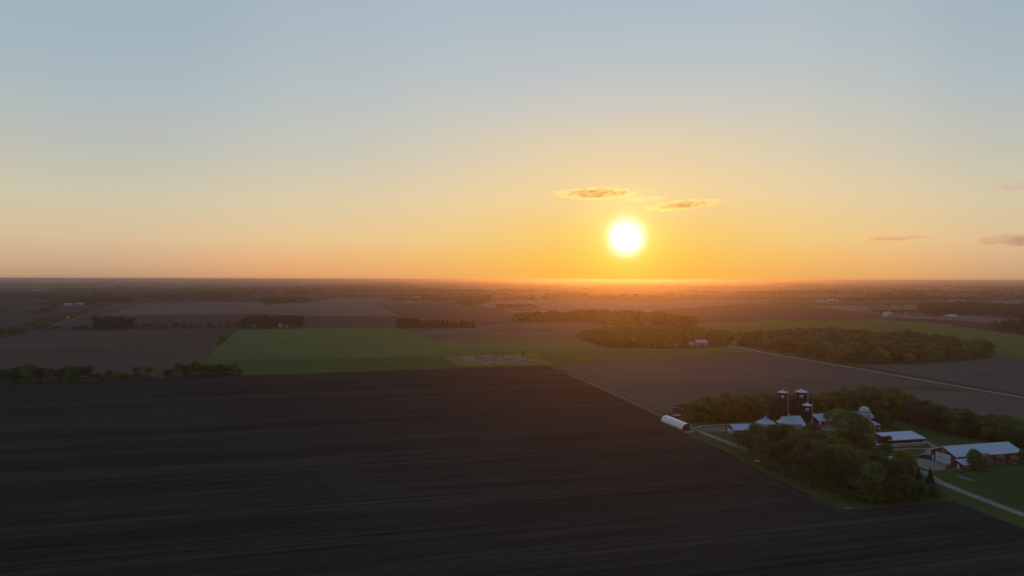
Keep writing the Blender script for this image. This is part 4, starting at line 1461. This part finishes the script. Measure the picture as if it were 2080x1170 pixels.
wood('centre_wood', 'olive wood in the middle of the view, wrapped round the pale house and white shed',
     poly_places([(1178, 689), (1200, 697), (1245, 707), (1330, 709), (1395, 707), (1398, 700), (1445, 700), (1478, 703), (1500, 699), (1520, 690), (1440, 686), (1420, 680), (1340, 672), (1260, 674), (1200, 681)], 12.5, 9, 14, seed=1), 'wood_gold', 150, .075, seed=1)
wood('second_wood', 'long dark wood behind the centre wood, glowing orange in the haze',
     poly_places([(1040, 655), (1110, 654), (1182, 653), (1200, 655), (1240, 659), (1300, 664), (1410, 665), (1412, 658), (1370, 650), (1290, 644), (1200, 641), (1120, 645), (1050, 650)], 16, 11, 17, seed=2) + [(*G(1205, 650), 22, 15)], 'wood_far', 110, .085, seed=2)
wood('clump_wood', 'dark clump of trees sheltering white barns at the green crop edge', poly_places([(490, 667), (545, 667), (585, 665), (622, 666), (618, 661), (590, 658), (520, 659), (495, 662)], 11, 13, 19, seed=3), 'wood_far', 140, .075, seed=3)
wood('roadside_clump', 'dark clump with yellow tree where the green crop meets mauve soil', poly_places([(806, 668), (835, 668), (856, 666), (850, 661), (812, 663)], 9, 10, 17, seed=4), 'wood_far', 140, .075, seed=4)
wood('conifer_belt', 'dark belt of conifers above the narrow mauve soil strip', line_places([(858, 667), (905, 666), (968, 666)], 4.6, 5, 15, 10.5, 3, 5) + line_places([(880, 667), (915, 666)], 6, 7, 15, 11, 2, 55), 'needle', 110, .085, True, seed=5)
wood('conifer_row', 'long low row of small dark trees above the far lane', line_places([(268, 669.5), (340, 668.5), (412, 668)], 6.0, 3, 11, 6, 2, 6) + line_places([(420, 667.5), (490, 667)], 6.0, 3, 13, 6, 2, 7), 'wood_far', 80, .10, seed=6)
wood('lane_clump', 'rounded clump of tall green trees standing above the far lane', poly_places([(188, 671), (225, 672), (268, 670), (266, 665), (230, 663), (190, 665)], 11, 12, 20, seed=8), 'wood_far', 160, .075, seed=8)
wood('lane_hedge', 'dark hedge of trees along the far lane at left', line_places([(56, 673), (90, 672.5), (122, 672)], 8, 6, 9, 11, 2, 9) + line_places([(155, 671.5), (183, 671)], 8, 6, 9, 11, 2, 10), 'wood_far', 90, .085, seed=9)
wood('yellow_hedge', 'yellow green bushes at the left edge above brown soil', line_places([(-10, 686), (20, 682), (45, 677)], 7, 8, 13, 11, 3, 11), 'wood_gold', 120, .075, seed=11)
wood('diagonal_hedge', 'yellowish trees lining the diagonal road', line_places([(50, 668), (105, 655), (140, 646), (185, 633), (215, 622)], 14, 7, 13, 13, 2, 12), 'wood_gold', 80, .085, seed=12)
wood('left_far_wood', 'wide dark wood around the far left farm',
     poly_places([(98, 612), (120, 607), (170, 604), (230, 604), (268, 606), (272, 613), (240, 617), (170, 613)], 24, 12, 17, seed=13) + poly_places([(85, 622), (125, 621), (185, 621), (190, 618), (110, 617)], 20, 9, 13, seed=14), 'wood_far', 120, .085, seed=13)
wood('left_upper_wood', 'dark wood band behind the pale brown field', poly_places([(262, 607), (310, 603), (400, 600), (500, 599), (490, 596), (390, 593), (280, 599)], 34, 12, 18, seed=15), 'wood_far', 100, .085, seed=15)
wood('slate_wood', 'dark tree band along the top of the slate field', line_places([(-20, 601), (60, 600), (92, 598), (150, 592)], 28, 12, 19, 40, 3, 16), 'wood_far', 100, .085, seed=16)
wood('brown_field_wood', 'thin dark wood between the brown fields with one forward tree', poly_places([(527, 615), (560, 617), (625, 615), (620, 611), (560, 608), (530, 609)], 22, 12, 18, seed=17) + [(*G(544, 624), 22, 30)], 'wood_far', 130, .08, seed=17)
wood('ochre_wood', 'dark tree strip beside the lone long white barn', poly_places([(860, 608), (895, 608), (890, 603), (850, 603)], 22, 12, 16, seed=18) + line_places([(705, 606), (775, 604)], 30, 10, 16, 40, 2, 19), 'wood_far', 120, .085, seed=18)
wood('glow_wood', 'dark tree clump on the lane in the rust field', poly_places([(934, 621), (965, 621), (997, 616), (985, 611), (945, 613)], 18, 12, 18, seed=20), 'wood_far', 70, .10, seed=20)
wood('haze_wood', 'tree belt melting into orange haze left of the sun', poly_places([(1010, 627), (1090, 626), (1085, 622), (1010, 622)], 18, 6, 10, seed=21) + poly_places([(1125, 603), (1190, 603), (1185, 598), (1130, 597)], 30, 12, 18, seed=22), 'wood_far', 60, .10, seed=21)
wood('east_mass', 'large dark mass of trees behind the white arched shed', poly_places([(1878, 641), (1920, 645), (1975, 641), (2080, 650), (2200, 660), (2200, 632), (2080, 628), (1980, 622), (1880, 620), (1870, 630)], 24, 11, 18, seed=23), 'wood_far', 110, .085, seed=23)
wood('east_clump', 'dark clump at the top corner of the upper green crop', poly_places([(2018, 671), (2050, 675), (2090, 678), (2160, 684), (2160, 672), (2085, 664), (2045, 666)], 13, 10, 16, seed=24), 'wood_far', 120, .08, seed=24)
wood('grey_farm_trees', 'loose bare trees around the grey farm shed', line_places([(1788, 640), (1830, 639), (1880, 642)], 22, 8, 14, 22, 2, 25) + line_places([(1770, 628), (1850, 626)], 40, 8, 14, 26, 1, 26), 'wood_far', 60, .10, seed=25)
wood('white_farm_trees', 'dark tree band behind the distant white farm', line_places([(1600, 612), (1690, 612), (1760, 613)], 26, 8, 14, 34, 2, 27) + line_places([(1555, 608), (1600, 609)], 26, 8, 12, 30, 1, 28), 'wood_far', 100, .09, seed=27)
wood('umber_trees', 'row of small dark trees in the umber field', [(*G(px, py), h, w) for px, py, h, w in ((62, 638, 7, 22), (75, 638, 6, 16), (95, 637, 15, 34), (110, 632, 14, 40), (90, 637.5, 14, 30), (5, 637, 9, 50), (368, 613, 15, 34))], 'wood_far', 140, .08, seed=29)

# all the hedges and woodlots that cannot be told apart, out to the horizon
rnd = random.Random(42)
pl = []
for k in range(620):
    yy = 2500 * (14.0 ** rnd.random())
    xx = rnd.uniform(-.86, .86) * yy
    px_, py_ = 1040 + F * xx / yy, 567.5 + F * H / yy
    if yy < 3500 and (500 < px_ < 900 or 1330 < px_ < 1800):
        continue
    L = rnd.uniform(90, 520) * (1 + yy / 11000)
    along = rnd.random() < .82
    dv = U if along else V
    sp_ = 34 * (1 + yy / 12000)
    n_ = int(L / sp_) + 1
    hh = rnd.uniform(8, 17) * (1 + yy / 18000)
    deep = rnd.choice((1, 1, 1, 2, 5)) if along else 1
    for j in range(n_):
        if rnd.random() < .08:
            continue
        for r_ in range(deep):
            q = Vector((xx, yy)) + dv * (j - n_ / 2) * sp_ + Vector((rnd.uniform(-14, 14), r_ * 36 + rnd.uniform(-12, 12)))
            pl.append((q.x, q.y, hh * rnd.uniform(.55, 1.3), sp_ * rnd.uniform(.8, 1.5)))
wood('distant_woodland', 'countless far hedges and woodlots fading into haze towards the horizon', pl, 'wood_dim', 44, .13, seed=40)

# ------------------------------------------------------------------ the air
mb = MB()
mb.box(-64000, 64000, -64000, 64000, -1, 84)
hz = mb.build('haze', [])
m = bpy.data.materials.new('evening haze')
m.use_nodes = True
nt_ = m.node_tree
for nd in list(nt_.nodes):
    if nd.type != 'OUTPUT_MATERIAL':
        nt_.nodes.remove(nd)
pv = nt_.nodes.new('ShaderNodeVolumePrincipled')
pv.inputs['Color'].default_value = (.50, .45, .475, 1)
pv.inputs['Density'].default_value = 1.1e-4
pv.inputs['Anisotropy'].default_value = .81
nt_.links.new(pv.outputs[0], nt_.nodes['Material Output'].inputs['Volume'])
hz.data.materials.append(m)
tag(hz, 'warm evening haze lying over all the farmland', 'haze', kind='stuff')


# ------------------------------------------------------------------ clouds, far outside the haze
def cloud(label, px, py, wpx, hpx, dens, seed, dist=20000.0, tilt=0.0, freq=2.2, thr=.35, depth=.7, g=.8, tone=(.66, .84, .74), rag=2.4):
    d = ray(px, py)
    d = d / Vector((d.x, d.y)).length
    c_ = Vector((0, 0, H)) + d * dist
    a, b_ = wpx / F * dist * .5, hpx / F * dist * .5
    r = np.random.default_rng(seed)
    bm = bmesh.new()
    bmesh.ops.create_icosphere(bm, subdivisions=3, radius=1.0)
    ph = r.uniform(0, 6, 6)
    for v in bm.verts:
        k = 1 + .10 * math.sin(4 * v.co.x + ph[0]) * math.sin(5 * v.co.y + ph[1]) + .08 * math.sin(9 * v.co.x + ph[2] + 3 * v.co.z)
        v.co *= k
        if v.co.z < 0:
            v.co.z *= .8
    me = bpy.data.meshes.new('cloud')
    bm.to_mesh(me)
    bm.free()
    o_ = bpy.data.objects.new('cloud', me)
    COL.objects.link(o_)
    o_.location = c_
    o_.scale = (a, a * depth, b_)
    o_.rotation_euler = (0, tilt, -math.atan2(d.x, d.y))
    m_ = bpy.data.materials.new('cloud vapour')
    m_.use_nodes = True
    t_ = NT(m_.node_tree)
    for nd in list(m_.node_tree.nodes):
        if nd.type != 'OUTPUT_MATERIAL':
            m_.node_tree.nodes.remove(nd)
    tc_ = t_.n('ShaderNodeTexCoord').outputs['Object']
    r2 = t_.vmath('DOT_PRODUCT', tc_, (0, 0, 0))
    t_.link(tc_, r2.inputs[1])
    fall = t_.math('SUBTRACT', 1.0, r2.outputs['Value'])
    nz_ = t_.noise(t_.mapping(tc_, loc=(seed * 3.7, seed * 1.3, 0), scale=(freq * 1.5, freq, freq * .75)), 1.0, 6, .62)
    f_ = t_.math('SUBTRACT', t_.math('ADD', t_.math('MULTIPLY', fall, .62), t_.math('MULTIPLY', t_.math('SUBTRACT', nz_, .5), rag)), thr)
    f_ = t_.math('MULTIPLY', f_, 9.0, True)
    pv_ = t_.n('ShaderNodeVolumePrincipled')
    pv_.inputs['Color'].default_value = (*tone, 1)
    pv_.inputs['Anisotropy'].default_value = g
    t_.link(t_.math('MULTIPLY', f_, dens), pv_.inputs['Density'])
    t_.link(pv_.outputs[0], m_.node_tree.nodes['Material Output'].inputs['Volume'])
    me.materials.append(m_)
    return tag(o_, label, 'cloud', 'small evening clouds')


cloud('long flat golden cloud above and left of the sun', 1211, 394, 176, 25, .0024, 3, thr=.31, freq=3.6, rag=2.8)
cloud('slim golden cloud above and right of the sun', 1385, 417, 160, 19, .0025, 7, tilt=-.07, thr=.31, freq=3.6, rag=2.8)
cloud('thin bright streak of cloud between the two golden clouds', 1330, 402, 60, 9, .0008, 5)
cloud('broken wisps trailing from the long golden cloud towards the slim one', 1288, 405, 70, 16, .0008, 11, freq=3.5)
cloud('small wisp at the outer end of the long golden cloud', 1137, 391, 50, 10, .0016, 13)
cloud('small wisp at the upper end of the slim golden cloud', 1444, 408, 50, 10, .0016, 17)
cloud('thin grey streak of cloud low over the eastern land', 1812, 484.5, 170, 11, .0010, 19, tone=(.92, .80, .76))
cloud('grey wedge of cloud low at the right edge of the sky', 2062, 489, 160, 28, .0009, 23, tone=(.92, .80, .76))
cloud('faint tan puff of cloud high at the right edge', 2058, 380, 90, 22, .0005, 29, g=.5, tone=(1, .85, .75))
cloud('faint gold flecks of cloud high on the left', 300, 284, 120, 26, .00013, 31, freq=4, g=.35, tone=(1, 1, 1))
cloud('faint second line of gold flecks high left of centre', 545, 278, 100, 16, .0001, 37, freq=4, g=.35, tone=(1, 1, 1))
